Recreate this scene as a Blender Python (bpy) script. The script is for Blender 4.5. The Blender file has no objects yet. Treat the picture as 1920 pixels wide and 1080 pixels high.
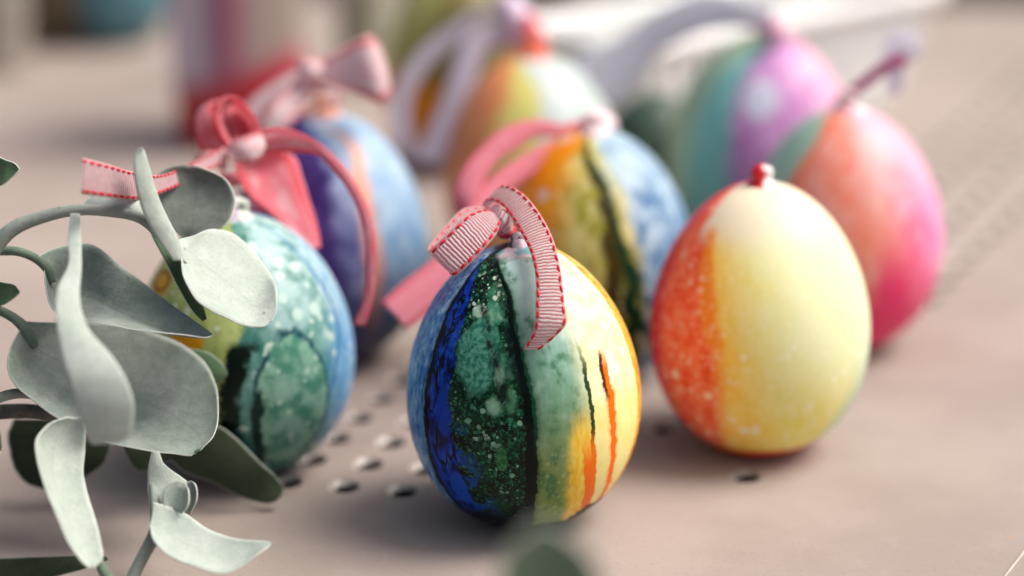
import bpy, math, random
import numpy as np
from mathutils import Vector, Matrix, geometry
from mathutils.bvhtree import BVHTree
R = math.radians
random.seed(4)
CM = 0.01
sc = bpy.context.scene
COL = sc.collection

# ------------------------------------------------------------------ camera
FPX = 4533.0; PITCH = R(18.8); CAMH = 20.25       # focal length in pixels of a 1920 wide frame, cm
cam_d = bpy.data.cameras.new('camera'); cam = bpy.data.objects.new('camera', cam_d); COL.objects.link(cam)
cam.location = (0, 0, CAMH*CM); cam.rotation_euler = (math.pi/2-PITCH, 0, 0)
cam_d.sensor_width = 36; cam_d.lens = 36*FPX/1920
cam_d.clip_start = 0.01; cam_d.clip_end = 60
cam_d.dof.use_dof = True; cam_d.dof.focus_distance = 0.465; cam_d.dof.aperture_fstop = 4.7
cam_d.dof.aperture_blades = 0
sc.camera = cam
# ------------------------------------------------------------------ sky and sun
SUN_EL, SUN_AZ = R(55), R(88)      # azimuth clockwise from +Y: light comes from the right and a little behind
w = bpy.data.worlds.new('World'); sc.world = w; w.use_nodes = True
wn = w.node_tree; wn.nodes.clear()
sky = wn.nodes.new('ShaderNodeTexSky'); sky.sky_type = 'NISHITA'; sky.sun_disc = False
sky.sun_elevation = SUN_EL; sky.sun_rotation = SUN_AZ
sky.air_density = 0.6; sky.dust_density = 8.0; sky.ozone_density = 0.0; sky.altitude = 50
bg = wn.nodes.new('ShaderNodeBackground'); bg.inputs[1].default_value = 0.080
wo = wn.nodes.new('ShaderNodeOutputWorld')
wn.links.new(sky.outputs[0], bg.inputs[0]); wn.links.new(bg.outputs[0], wo.inputs[0])
sd = bpy.data.lights.new('sun', 'SUN'); so = bpy.data.objects.new('sun', sd); COL.objects.link(so)
sd.energy = 1.5; sd.angle = R(34); sd.color = (1.0, 0.96, 0.92)
sdir = Vector((math.sin(SUN_AZ)*math.cos(SUN_EL), math.cos(SUN_AZ)*math.cos(SUN_EL), math.sin(SUN_EL)))
so.rotation_euler = sdir.to_track_quat('Z', 'Y').to_euler(); so.location = sdir*2
sc.view_settings.view_transform = 'Standard'; sc.view_settings.look = 'None'
sc.view_settings.gamma = 1; sc.view_settings.exposure = 1.0
sc.render.engine = 'CYCLES'
sc.cycles.max_bounces = 6

# ------------------------------------------------------------------ geometry helpers (centimetres in, metres out)
_c, _s = math.cos(PITCH), math.sin(PITCH)
def at(px, py, D):
    """point seen at photo pixel (px, py) lying D cm down the view axis"""
    dx = (px-960)/FPX; dy = (py-540)/FPX
    return Vector((dx*D, (_c-dy*_s)*D, CAMH+(-_s-dy*_c)*D))
def ground(px, py, z=0.0):
    dx = (px-960)/FPX; dy = (py-540)/FPX
    s = (z-CAMH)/(-_s-dy*_c)
    return Vector((dx*s, (_c-dy*_s)*s, z))
def project(P):
    P = np.asarray(P, float) - np.array([0, 0, CAMH])
    D = P[:, 1]*_c - P[:, 2]*_s
    u = P[:, 1]*_s + P[:, 2]*_c
    return 960+FPX*P[:, 0]/D, 540-FPX*u/D

def tag(o, label=None, cat=None, group=None, kind=None):
    if label: o['label'] = label
    if cat: o['category'] = cat
    if group: o['group'] = group
    if kind: o['kind'] = kind
    return o
def empty(name, loc=(0, 0, 0)):
    o = bpy.data.objects.new(name, None); COL.objects.link(o)
    o.location = Vector(loc)*CM; o.empty_display_size = .01
    return o
def mesh(name, verts, faces, mats, parent=None, uvs=None, smooth=True, midx=None, origin=None):
    me = bpy.data.meshes.new(name)
    off = Vector(origin) if origin is not None else (Vector(parent.location)/CM if parent is not None else Vector((0, 0, 0)))
    me.from_pydata([tuple((Vector(v)-off)*CM) for v in verts], [], faces)
    if not isinstance(mats, (list, tuple)): mats = [mats]
    for m in mats: me.materials.append(m)
    if uvs is not None:
        uv = me.uv_layers.new(name='UVMap')
        for l in me.loops: uv.data[l.index].uv = uvs[l.vertex_index]
    if smooth: me.polygons.foreach_set('use_smooth', [True]*len(me.polygons))
    if midx is not None: me.polygons.foreach_set('material_index', midx)
    me.update()
    o = bpy.data.objects.new(name, me); COL.objects.link(o)
    if parent is not None: o.parent = parent
    elif origin is not None: o.location = off*CM
    return o
def spline(pts, n):
    """Catmull-Rom through the rows of pts, n samples"""
    P = np.asarray(pts, float); m = len(P)
    seg = np.maximum(np.linalg.norm(np.diff(P[:, :3], axis=0), axis=1), 1e-6)**0.5
    T = np.concatenate([[0], np.cumsum(seg)])
    M = np.zeros_like(P)
    for i in range(m):
        if i == 0: M[i] = (P[1]-P[0])/(T[1]-T[0])
        elif i == m-1: M[i] = (P[-1]-P[-2])/(T[-1]-T[-2])
        else:
            a = (P[i]-P[i-1])/(T[i]-T[i-1]); b = (P[i+1]-P[i])/(T[i+1]-T[i])
            M[i] = (a*(T[i+1]-T[i])+b*(T[i]-T[i-1]))/(T[i+1]-T[i-1])
    out = []
    for t in np.linspace(0, T[-1], n):
        i = min(max(np.searchsorted(T, t, side='right')-1, 0), m-2)
        h = T[i+1]-T[i]; s = (t-T[i])/h
        out.append((2*s**3-3*s**2+1)*P[i]+(s**3-2*s**2+s)*h*M[i]+(-2*s**3+3*s**2)*P[i+1]+(s**3-s**2)*h*M[i+1])
    return np.array(out)
def strip(name, rows, mats, parent, n=40, k=8, thick=.03, cup=0.0, wave=0.0, seed=0, fold=0.0):
    """sheet lofted between two edges; rows = (xL, yL, xR, yR, depthL[, depthR]); uv = (across, cm along)"""
    L = []; Rr = []
    for r in rows:
        dR = r[5] if len(r) > 5 else r[4]
        L.append(at(r[0], r[1], r[4])); Rr.append(at(r[2], r[3], dR))
    both = spline(np.hstack([np.array(L), np.array(Rr)]), n)
    Ls, Rs = both[:, :3], both[:, 3:]
    if name == 'leaf':                        # nibbled, slightly scalloped margins
        q_ = np.linspace(0, 1, n)[:, None]
        j1 = .006*np.sin(q_*17+seed)+.0025*np.sin(q_*47+seed*2.3); j2 = .006*np.sin(q_*15+seed*1.7)+.0025*np.sin(q_*43+seed)
        Ls, Rs = Ls+(Ls-Rs)*j1, Rs+(Rs-Ls)*j2
    mid = (Ls+Rs)/2
    s = np.concatenate([[0], np.cumsum(np.linalg.norm(np.diff(mid, axis=0), axis=1))])
    rnd = random.Random(seed); ph = [rnd.uniform(0, 6) for _ in range(4)]
    tan = np.gradient(mid, axis=0)
    verts = []; uvs = []; nm = []
    view = np.array([0, -_c, _s])
    for i in range(n):
        wv = Rs[i]-Ls[i]; wl = np.linalg.norm(wv)
        nn = np.cross(tan[i], wv); l = np.linalg.norm(nn)
        nn = nn/l if l > 1e-6 else view
        if np.dot(nn, view) < 0: nn = -nn
        nm.append(nn)
    nm = np.array(nm)
    for _ in range(3): nm[1:-1] = (nm[:-2]+nm[1:-1]*2+nm[2:])/4
    for i in range(n):
        wv = Rs[i]-Ls[i]; wl = np.linalg.norm(wv)
        for j in range(k+1):
            t = j/k
            b = cup*wl*(4*t*(1-t)) + fold*wl*(1-abs(2*t-1)) \
                + wave*wl*(math.sin(s[i]*2.6+ph[0]+t*2.2)*.5+math.sin(s[i]*5.1+ph[1]-t*4+ph[2])*.22)*(0.35+0.65*abs(2*t-1))
            verts.append(Ls[i]+wv*t+nm[i]*b); uvs.append((t, s[i]))
    faces = [(i*(k+1)+j, i*(k+1)+j+1, (i+1)*(k+1)+j+1, (i+1)*(k+1)+j) for i in range(n-1) for j in range(k)]
    # consistent facing towards the camera
    a, b_, c_ = (Vector(verts[faces[len(faces)//2][q]]) for q in range(3))
    if (b_-a).cross(c_-a).dot(Vector(view)) < 0: faces = [f[::-1] for f in faces]
    o = mesh(name, verts, faces, mats, parent, uvs)
    md = o.modifiers.new('thickness', 'SOLIDIFY'); md.thickness = thick*CM; md.offset = -1
    if isinstance(mats, (list, tuple)) and len(mats) > 2: md.material_offset = 1; md.material_offset_rim = 2
    o['_'] = 0; del o['_']
    return o, np.array(verts).reshape(n, k+1, 3), s, nm
def tube(name, pts, rad, mat, parent, n=40, k=14, px=True, squash=1.0):
    P = [list(at(*p[:3])) if px else list(p[:3]) for p in pts]
    rr = [p[3] if len(p) > 3 else rad for p in pts]
    S = spline([list(a)+[b] for a, b in zip(P, rr)], n)
    verts = []; faces = []; uvs = []
    up = Vector((0, 0, 1)); prev = None; acc = 0
    for i in range(n):
        t = Vector(S[min(i+1, n-1), :3]-S[max(i-1, 0), :3]).normalized()
        if prev is None: prev = t.orthogonal().normalized()
        prev = (prev-t*prev.dot(t)).normalized(); b = t.cross(prev)
        if i: acc += float(np.linalg.norm(S[i, :3]-S[i-1, :3]))
        for j in range(k):
            a = 2*math.pi*j/k
            verts.append(Vector(S[i, :3])+(prev*math.cos(a)+b*math.sin(a)*squash)*S[i, 3]); uvs.append((j/k, acc))
    for i in range(n-1):
        for j in range(k):
            j2 = (j+1) % k
            faces.append((i*k+j, i*k+j2, (i+1)*k+j2, (i+1)*k+j))
    faces.append(tuple(range(k))[::-1]); faces.append(tuple((n-1)*k+j for j in range(k)))
    return mesh(name, verts, faces, mat, parent, uvs)
def lathe(profile, k=96, ribs=0, amp=0.0, centre=(0, 0, 0)):
    verts = []; faces = []
    for (r, z) in profile:
        for j in range(k):
            a = 2*math.pi*j/k
            rr = r*(1+(amp*math.cos(ribs*a) if ribs else 0))
            verts.append((centre[0]+rr*math.sin(a), centre[1]-rr*math.cos(a), centre[2]+z))
    for i in range(len(profile)-1):
        for j in range(k):
            j2 = (j+1) % k
            faces.append((i*k+j, i*k+j2, (i+1)*k+j2, (i+1)*k+j))
    return verts, faces

# ------------------------------------------------------------------ node helpers
SAT = 1.0
def lin(c, f=1.0):
    g_ = .3*c[0]+.59*c[1]+.11*c[2]
    c = [min(max(g_+(x-g_)*SAT, 0), 255) for x in c[:3]]
    r = []
    for v in c:
        v = v/255
        r.append((v/12.92 if v <= .04045 else ((v+.055)/1.055)**2.4)*f)
    return tuple(r)+(1,)
class NT:
    def __init__(s, name):
        s.m = bpy.data.materials.new(name); s.m.use_nodes = True; s.t = s.m.node_tree; s.t.nodes.clear()
        s.out = s.n('ShaderNodeOutputMaterial'); s.b = s.n('ShaderNodeBsdfPrincipled')
        s.l(s.b.outputs[0], s.out.inputs[0])
    def n(s, t): return s.t.nodes.new(t)
    def l(s, a, b): s.t.links.new(a, b)
    def put(s, sock, v):
        if isinstance(v, bpy.types.NodeSocket): s.l(v, sock)
        elif v is not None: sock.default_value = v
    def math(s, op, a, b=None, c=None, clamp=False):
        n = s.n('ShaderNodeMath'); n.operation = op; n.use_clamp = clamp
        for i, v in enumerate((a, b, c)):
            if v is not None: s.put(n.inputs[i], v)
        return n.outputs[0]
    def add(s, a, b): return s.math('ADD', a, b)
    def sub(s, a, b): return s.math('SUBTRACT', a, b)
    def mul(s, a, b): return s.math('MULTIPLY', a, b)
    def step(s, x, e0, e1, to0=0.0, to1=1.0):
        n = s.n('ShaderNodeMapRange'); n.interpolation_type = 'SMOOTHSTEP'
        if e0 > e1: e0, e1, to0, to1 = e1, e0, to1, to0
        for i, v in enumerate((x, e0, e1, to0, to1)): s.put(n.inputs[i], v)
        return n.outputs[0]
    def mix(s, f, a, b, mode='MIX'):
        n = s.n('ShaderNodeMix'); n.data_type = 'RGBA'; n.blend_type = mode
        s.put(n.inputs[0], f); s.put(n.inputs[6], a); s.put(n.inputs[7], b)
        return n.outputs[2]
    def noise(s, vec, scale, detail=3, rough=.55, dist=0.0):
        n = s.n('ShaderNodeTexNoise'); s.put(n.inputs['Vector'], vec)
        n.inputs['Scale'].default_value = scale; n.inputs['Detail'].default_value = detail
        n.inputs['Roughness'].default_value = rough; n.inputs['Distortion'].default_value = dist
        return n.outputs['Fac']
    def voro(s, vec, scale, feature='F1', rnd=1.0, out='Distance', smooth=None):
        n = s.n('ShaderNodeTexVoronoi'); n.feature = feature; s.put(n.inputs['Vector'], vec)
        n.inputs['Scale'].default_value = scale; n.inputs['Randomness'].default_value = rnd
        return n.outputs[out] if out else n
    def vec(s, x=0.0, y=0.0, z=0.0):
        n = s.n('ShaderNodeCombineXYZ')
        for i, v in enumerate((x, y, z)): s.put(n.inputs[i], v)
        return n.outputs[0]
    def ramp(s, x, stops, interp='LINEAR'):
        n = s.n('ShaderNodeValToRGB'); s.put(n.inputs[0], x); e = n.color_ramp.elements; n.color_ramp.interpolation = interp
        while len(e) < len(stops): e.new(.5)
        for el, (p, c) in zip(e, stops): el.position = p; el.color = c if len(c) == 4 else tuple(c)+(1,)
        return n.outputs[0]
    def curve(s, x, pts):
        n = s.n('ShaderNodeFloatCurve'); s.put(n.inputs[1], x); c = n.mapping.curves[0]
        pts = sorted(pts)
        while len(c.points) < len(pts): c.points.new(.5, .5)
        for p, (a, b) in zip(c.points, pts): p.location = (a, b); p.handle_type = 'AUTO'
        n.mapping.use_clip = False
        n.mapping.update()
        return n.outputs[0]
    def bump(s, h, dist=.0002, strength=.5):
        n = s.n('ShaderNodeBump'); n.inputs['Strength'].default_value = strength; n.inputs['Distance'].default_value = dist
        s.put(n.inputs['Height'], h); s.l(n.outputs[0], s.b.inputs['Normal'])
    def finish(s, col, rough=.5, spec=.5, **kw):
        s.put(s.b.inputs['Base Color'], col); s.put(s.b.inputs['Roughness'], rough)
        s.b.inputs['Specular IOR Level'].default_value = spec
        for k, v in kw.items(): s.put(s.b.inputs[k.replace('_', ' ')], v)
        return s.m

# ------------------------------------------------------------------ eggs
SAT = 1.06          # the inks are a little richer than they photograph
def egg_profile(W, H, k=.11, n=72):
    ph = np.linspace(0.0, math.pi, n)
    r = np.sin(ph)*(1-k*np.cos(ph)); r = r/r.max()*W/2
    z = H/2*(1+np.cos(ph))
    z = np.maximum(z, .035*H*(1-.25*(r/(W*.2))**2).clip(0, 1)*.6)   # a slightly flattened bottom
    z = z-z.min()
    return list(zip(r, z))
class Egg:
    """solves for the place and size at which the egg shows with left/right/bottom edges at the given pixels"""
    def __init__(s, L, Rt, T, B, W0=4.7, k=.11, tilt=(0, 0)):
        s.k = k; s.tilt = Matrix.Rotation(tilt[0], 3, 'Y') @ Matrix.Rotation(tilt[1], 3, 'X')
        W, H = W0, W0*1.28
        g = ground((L+Rt)/2, B); x, y = g.x, g.y+.3
        tm = np.array(s.tilt)
        for _ in range(14):
            prof = egg_profile(W, H, k, 40)
            vs, _f = lathe(prof, 48)
            P = np.array(vs) @ tm.T
            lift = -P[:, 2].min(); P[:, 2] += lift; P += np.array([x, y, 0])
            u, v = project(P)
            d = math.hypot(y, CAMH)
            x += ((L+Rt)/2-(u.min()+u.max())/2)*d/FPX
            y += (v.max()-B)*d/FPX/math.sin(R(22))*.9
            W *= ((Rt-L)/(u.max()-u.min()))**.9
            if T is not None: H *= ((B-T)/(v.max()-v.min()))**.9
            else: H = W*1.28
        s.W, s.H, s.x, s.y, s.lift = W, H, x, y, lift
        s.prof = egg_profile(W, H, k)
        s.loc = Vector((x, y, lift))
        s.yaw = math.atan2(x, y)       # local -Y looks back at the camera
        s.rot = s.tilt @ Matrix.Rotation(-s.yaw, 3, 'Z')
        vs, fs = lathe(s.prof, 160)
        s.lv, s.lf = vs, fs
        s.bvh = BVHTree.FromPolygons([tuple(s.rot @ Vector(v)+s.loc) for v in vs], fs)
    def hit(s, px, py):
        o = Vector((0, 0, CAMH)); d = (at(px, py, 50)-o).normalized()
        h = s.bvh.ray_cast(o, d)
        return h[0]
    def ts(s, px, py):
        """(t, theta01) of the shell point at a photo pixel; falls back to the silhouette"""
        h = None
        cx = None
        for q in range(60):
            h = s.hit(px, py)
            if h: break
            c = s.world(0, 0, s.H*.5); u, v = project([c]); px += (u[0]-px)*.02; py += (v[0]-py)*.02
        l = s.rot.inverted() @ (h-s.loc)
        return l.z/s.H, math.atan2(l.x, -l.y)/(2*math.pi)+.5
    def world(s, x, y, z): return s.rot @ Vector((x, y, z))+s.loc
    def build(s, name, mat, label, cat='easter egg', group='painted hanging eggs on the metal table'):
        e = bpy.data.objects.new(name, None); COL.objects.link(e); e.empty_display_size = .01
        e.location = s.loc*CM; e.rotation_euler = s.rot.to_euler()
        s.root = e; tag(e, label, cat, group)
        me = bpy.data.meshes.new('shell')
        me.from_pydata([tuple(Vector(v)*CM) for v in s.lv], [], s.lf); me.materials.append(mat)
        me.polygons.foreach_set('use_smooth', [True]*len(me.polygons))
        o = bpy.data.objects.new('shell', me); COL.objects.link(o); o.parent = e
        s.shell = o
        return e
    def attach(s, o):
        """world-space part built with an unrotated frame -> child of the egg"""
        o.parent = s.root
        o.matrix_parent_inverse = (Matrix.Translation(s.loc*CM) @ s.rot.to_4x4()).inverted()
        return o
    def loop(s, mat, size=.2, rod=.09, rz=0.5):
        """short neck with a moulded hanging ring"""
        z = s.H-.07
        prof = [(size*2.9, -.17), (size*2.3, -.06), (size*1.8, .0), (size*1.5, .05), (size*.9, .09), (0.001, .10)]
        vs, fs = lathe(prof, 28)
        c = Vector((0, 0, .0+size*.95)); n0 = len(vs)
        A, B = 28, 12
        for i in range(A):
            a = 2*math.pi*i/A
            for j in range(B):
                b = 2*math.pi*j/B
                rr = size+rod*(1+.16*math.sin(a*3+1)+.1*math.sin(a*5+b*2))*math.cos(b)
                v = Vector((rr*math.cos(a), rod*1.15*math.sin(b), rr*math.sin(a)))
                v = Matrix.Rotation(rz, 3, 'Z') @ v
                vs.append(tuple(c+v))
        for i in range(A):
            for j in range(B):
                fs.append((n0+i*B+j, n0+i*B+(j+1) % B, n0+((i+1) % A)*B+(j+1) % B, n0+((i+1) % A)*B+j))
        me = bpy.data.meshes.new('hanging_loop')
        me.from_pydata([tuple((Vector(v)+Vector((0, 0, z)))*CM) for v in vs], [], fs); me.materials.append(mat)
        me.polygons.foreach_set('use_smooth', [True]*len(me.polygons))
        o = bpy.data.objects.new('hanging_loop', me); COL.objects.link(o); o.parent = s.root
        return o

def egg_mat(name, E):
    """node tree with t (0 bottom..1 top), th (angle/2pi + .5), p (object position in egg heights)"""
    m = NT(name)
    tc = m.n('ShaderNodeTexCoord'); sp = m.n('ShaderNodeSeparateXYZ'); m.l(tc.outputs['Object'], sp.inputs[0])
    m.P = tc.outputs['Object']
    H = E.H*CM
    m.tt = m.math('DIVIDE', sp.outputs[2], H)
    ang = m.math('ARCTAN2', sp.outputs[0], m.mul(sp.outputs[1], -1.0))
    m.th = m.add(m.mul(ang, 1/(2*math.pi)), .5)
    m.E = E
    # streak coordinates: stretched along the egg
    mp = m.n('ShaderNodeMapping'); m.l(tc.outputs['Object'], mp.inputs[0]); mp.inputs['Scale'].default_value = (1, 1, .18)
    m.S = mp.outputs[0]
    return m
def pc(E, pts):
    return [E.ts(x, y) for x, y in pts]
def edge(m, pts, wob=.004, scale=260, extra=None):
    """signed angle distance to the right of a painted line given in photo pixels"""
    c = pc(m.E, pts)
    seen = []
    for a, b in sorted(c):
        if not seen or a-seen[-1][0] > .012: seen.append((a, b))
    d = m.sub(m.th, m.curve(m.tt, seen))
    if wob:
        d = m.add(d, m.mul(m.sub(m.noise(m.P, scale, 3), .5), wob*2))
        d = m.add(d, m.mul(m.sub(m.noise(m.P, 760, 3, .6), .5), .009))
    if extra is not None: d = m.add(d, extra)
    return d
def oval(m, cx, cy, rx, ry, wob=.3, scale=300):
    """0 at the centre, 1 on the rim of a painted blob given in photo pixels"""
    t0, a0 = m.E.ts(cx, cy); t1, a1 = m.E.ts(cx+rx, cy); t2, a2 = m.E.ts(cx-rx, cy)
    t3, _ = m.E.ts(cx, cy-ry); t4, _ = m.E.ts(cx, cy+ry)
    ra = max(abs(a1-a2)/2, .002); rt = max(abs(t3-t4)/2, .004)
    dx = m.mul(m.sub(m.th, a0), 1/ra); dy = m.mul(m.sub(m.tt, t0), 1/rt)
    d = m.math('SQRT', m.add(m.mul(dx, dx), m.mul(dy, dy)))
    if wob: d = m.add(d, m.mul(m.sub(m.noise(m.P, scale, 2), .5), wob*2))
    return d
def ink(m, c, e, w, col, feather=2.6, amt=1.0, mask=None, var=.8):
    """an ink seam: a dark uneven core with a thin bleed on both sides"""
    wv = m.mul(m.add(m.mul(m.sub(m.noise(m.P, 330, 3, .6), .5), var*2.2), 1.0), w)
    a = m.math('ABSOLUTE', e)
    q = m.math('DIVIDE', a, m.math('MAXIMUM', wv, w*.15))
    core = m.step(q, 1.15, .75)
    halo = m.mul(m.step(q, feather, .9), .45)
    f = m.mul(m.math('MAXIMUM', core, halo), amt)
    if mask is not None: f = m.mul(f, mask)
    return m.mix(f, c, lin(col))
def foam(m, scale, edge_w=.07, warp=.0011):
    """packed cells of foam separated by dark film: (cell mask, random per cell)"""
    wv = m.n('ShaderNodeVectorMath'); wv.operation = 'ADD'
    nz = m.n('ShaderNodeTexNoise'); nz.inputs['Scale'].default_value = 300; nz.inputs['Detail'].default_value = 3; m.l(m.P, nz.inputs['Vector'])
    sc_ = m.n('ShaderNodeVectorMath'); sc_.operation = 'SCALE'; m.l(nz.outputs['Color'], sc_.inputs[0]); sc_.inputs['Scale'].default_value = warp
    m.l(m.P, wv.inputs[0]); m.l(sc_.outputs[0], wv.inputs[1])
    de = m.voro(wv.outputs[0], scale, 'DISTANCE_TO_EDGE'); v = m.voro(wv.outputs[0], scale, out=None)
    sep = m.n('ShaderNodeSeparateColor'); m.l(v.outputs['Color'], sep.inputs[0])
    thr = m.add(m.mul(sep.outputs[1], .16), edge_w)
    return m.step(m.sub(de, thr), -.01, .05), sep.outputs[0]
def bubbles(m, scale, lo=.1, hi=.26, warp=.0009, keep=.0):
    """round pale bubbles of uneven size: 1 inside"""
    wv = m.n('ShaderNodeVectorMath'); wv.operation = 'ADD'
    nz = m.n('ShaderNodeTexNoise'); nz.inputs['Scale'].default_value = 350; m.l(m.P, nz.inputs['Vector'])
    sc_ = m.n('ShaderNodeVectorMath'); sc_.operation = 'SCALE'; m.l(nz.outputs['Color'], sc_.inputs[0]); sc_.inputs['Scale'].default_value = warp
    m.l(m.P, wv.inputs[0]); m.l(sc_.outputs[0], wv.inputs[1])
    v = m.voro(wv.outputs[0], scale, out=None)
    sep = m.n('ShaderNodeSeparateColor'); m.l(v.outputs['Color'], sep.inputs[0])
    rad = m.add(m.mul(m.mul(sep.outputs[0], sep.outputs[0]), .42), lo)
    d = m.sub(v.outputs['Distance'], rad)
    b = m.step(d, .06, -.04)
    if keep: b = m.mul(b, m.step(sep.outputs[1], keep, keep+.05))
    return b, sep.outputs[2]
def paint_relief(m, extra=None, d=.00010, st=.25):
    h = m.add(m.mul(m.noise(m.P, 900, 3), .5), m.noise(m.S, 700, 2))
    if extra is not None: h = m.add(h, m.mul(extra, 1.2))
    m.bump(h, d, st)

# --- the nearest egg: blue, black and green bubbles, olive, yellow, orange
EA = Egg(762, 1202, 452, 993, k=.10, tilt=(R(-2.2), 0))
def mat_front():
    m = egg_mat('marbled_blue_green_yellow_paint', EA)
    streak = m.noise(m.S, 900, 4, .65); streak2 = m.noise(m.S, 330, 3, .6); mott = m.noise(m.P, 260, 4, .6); fine = m.noise(m.P, 1100, 3, .6)
    b1, r1 = bubbles(m, 560, .02, keep=.45); b2, r2 = bubbles(m, 1000, .10, keep=.12); b3, r3 = bubbles(m, 1900, .14, keep=.15)
    # far left: chalky blue with upright streaks
    c = m.ramp(m.add(m.mul(streak, .6), m.mul(mott, .45)), [(.36, lin((18, 74, 148))), (.46, lin((48, 108, 176))), (.55, lin((108, 158, 204))), (.64, lin((178, 204, 226)))])
    # deep blue band
    e1 = edge(m, [(905, 490), (870, 535), (845, 575), (824, 630), (806, 700), (798, 770), (802, 830), (820, 890), (850, 945)], .004)
    deep = m.ramp(m.add(m.mul(mott, .6), m.mul(streak, .4)), [(.34, lin((2, 4, 10))), (.42, lin((4, 18, 62))), (.5, lin((8, 48, 150))), (.66, lin((40, 96, 190)))])
    vein = m.math('ABSOLUTE', m.sub(m.noise(m.S, 420, 2, .5, .6), .5))
    deep = m.mix(m.step(vein, .055, .012), deep, lin((2, 4, 12)))
    deep = m.mix(m.mul(m.step(oval(m, 834, 770, 18, 52, .3), 1.1, .8), .85), deep, lin((14, 58, 160)))
    deep = m.mix(m.mul(m.step(oval(m, 862, 915, 17, 26, .3), 1.1, .8), .85), deep, lin((22, 74, 176)))
    deep = m.mix(m.mul(m.step(oval(m, 828, 905, 11, 34, .3), 1.1, .8), .8), deep, lin((14, 58, 150)))
    c = m.mix(m.step(e1, -.001, .003), c, deep)
    c = ink(m, c, e1, .005, (2, 5, 16), 3.2)
    # black and bottle-green field with bubbles
    f1, q1 = foam(m, 620, .05); f2, q2 = foam(m, 1250, .08)
    e2 = edge(m, [(915, 480), (885, 545), (868, 600), (856, 660), (846, 720), (842, 780), (852, 840), (870, 900), (890, 945)], .018, 230)
    low = m.step(m.tt, .57, .52)
    dark = m.mix(m.step(mott, .42, .6), lin((3, 6, 5)), lin((10, 48, 30)))
    gcol = m.ramp(r1, [(0, lin((10, 66, 42))), (.5, lin((44, 112, 82))), (.85, lin((110, 160, 134))), (1, lin((180, 200, 184)))])
    gfade = m.step(m.tt, .12, .34, .25, 1.0)
    patchy = m.step(m.noise(m.P, 150, 3, .6), .38, .58)
    em = m.ramp(q2, [(0, lin((4, 22, 14))), (.45, lin((10, 62, 38))), (.8, lin((38, 112, 76))), (1, lin((120, 170, 140)))])
    dark = m.mix(m.mul(f2, m.mul(gfade, m.mul(patchy, .9))), dark, em)
    em1 = m.ramp(q1, [(0, lin((4, 18, 12))), (.5, lin((12, 68, 44))), (.8, lin((56, 124, 94))), (1, lin((156, 194, 168)))])
    zone = m.mul(m.step(oval(m, 925, 790, 70, 62, .5, 150), 1.1, .6), m.step(mott, .4, .54))
    dark = m.mix(m.mul(f1, zone), dark, em1)
    dark = m.mix(m.mul(m.mul(b2, gfade), .8), dark, m.ramp(r2, [(0, lin((10, 60, 36))), (.7, lin((48, 120, 84))), (1, lin((150, 190, 162)))]))
    dark = m.mix(m.mul(b3, m.mul(gfade, .5)), dark, lin((40, 120, 78)))
    # brushed paler green patches in the upper half
    wash = m.ramp(m.add(m.mul(streak2, .55), m.mul(mott, .45)), [(.36, lin((6, 26, 18))), (.46, lin((26, 84, 60))), (.55, lin((70, 132, 104))), (.68, lin((150, 188, 162)))])
    wm = m.mul(m.step(oval(m, 893, 668, 42, 78, .35, 200), 1.08, .82), 1.0)
    w2 = m.step(oval(m, 930, 620, 62, 100, .5, 160), 1.1, .6)
    dark = m.mix(m.mul(w2, m.step(streak2, .42, .54)), dark, wash)
    dark = m.mix(wm, dark, m.mix(m.step(fine, .35, .65), lin((36, 108, 86)), lin((96, 158, 136))))
    dark = m.mix(m.mul(m.step(oval(m, 936, 705, 11, 28, .6), 1.15, .5), .8), dark, lin((140, 178, 152)))
    dark = m.mix(m.step(oval(m, 900, 585, 16, 14, .4), 1.1, .6), dark, lin((156, 186, 160)))
    dark = m.mix(m.mul(m.step(oval(m, 926, 765, 16, 18, .7, 500), 1.15, .5), .85), dark, lin((136, 180, 150)))
    dark = m.mix(m.step(oval(m, 940, 862, 13, 24, .35), 1.1, .75), dark, m.mix(m.step(fine, .4, .6), lin((26, 82, 48)), lin((58, 118, 76))))
    dark = m.mix(m.mul(m.step(oval(m, 958, 752, 15, 34, .6), 1.1, .4), .8), dark, m.mix(m.step(mott, .4, .6), lin((28, 78, 52)), lin((84, 134, 100))))
    # pale bubbles under the knot
    clus = m.step(oval(m, 922, 535, 38, 62, .3), 1.05, .8)
    dark = m.mix(m.mul(clus, m.mul(b2, .9)), dark, lin((196, 214, 190)))
    # dark brush drags
    for pts in ([(905, 560), (915, 620), (928, 690), (945, 760)], [(938, 500), (950, 600), (962, 680), (972, 722)]):
        ee = edge(m, pts, .003, 500)
        tlo = m.E.ts(*pts[-1])[0]
        dm = m.mul(m.step(m.math('ABSOLUTE', ee), .014, .004), m.step(m.tt, tlo-.01, tlo+.03))
        dark = m.mix(m.mul(dm, m.step(streak, .38, .58, .95, .3)), dark, lin((20, 18, 24)))
    # royal blue showing through on its left
    blueish = m.mul(m.step(edge(m, [(900, 560), (880, 700), (880, 800), (905, 900), (930, 950)], .03, 260), .02, -.03), m.step(mott, .5, .58))
    dark = m.mix(m.mul(blueish, m.step(m.tt, .5, .42)), dark, lin((18, 66, 150)))
    c = m.mix(m.step(e2, -.003, .003), c, dark)
    # right of the black seam: pale sea green turning to olive
    e3 = edge(m, [(938, 478), (952, 540), (966, 610), (980, 675), (993, 730), (1000, 790), (1003, 850), (1001, 920), (998, 962)], .0035)
    base = m.ramp(m.tt, [(.06, lin((122, 140, 66))), (.22, lin((112, 134, 70))), (.40, lin((116, 138, 92))), (.54, lin((112, 148, 118))), (.7, lin((126, 166, 150))), (.9, lin((168, 196, 190)))])
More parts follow.
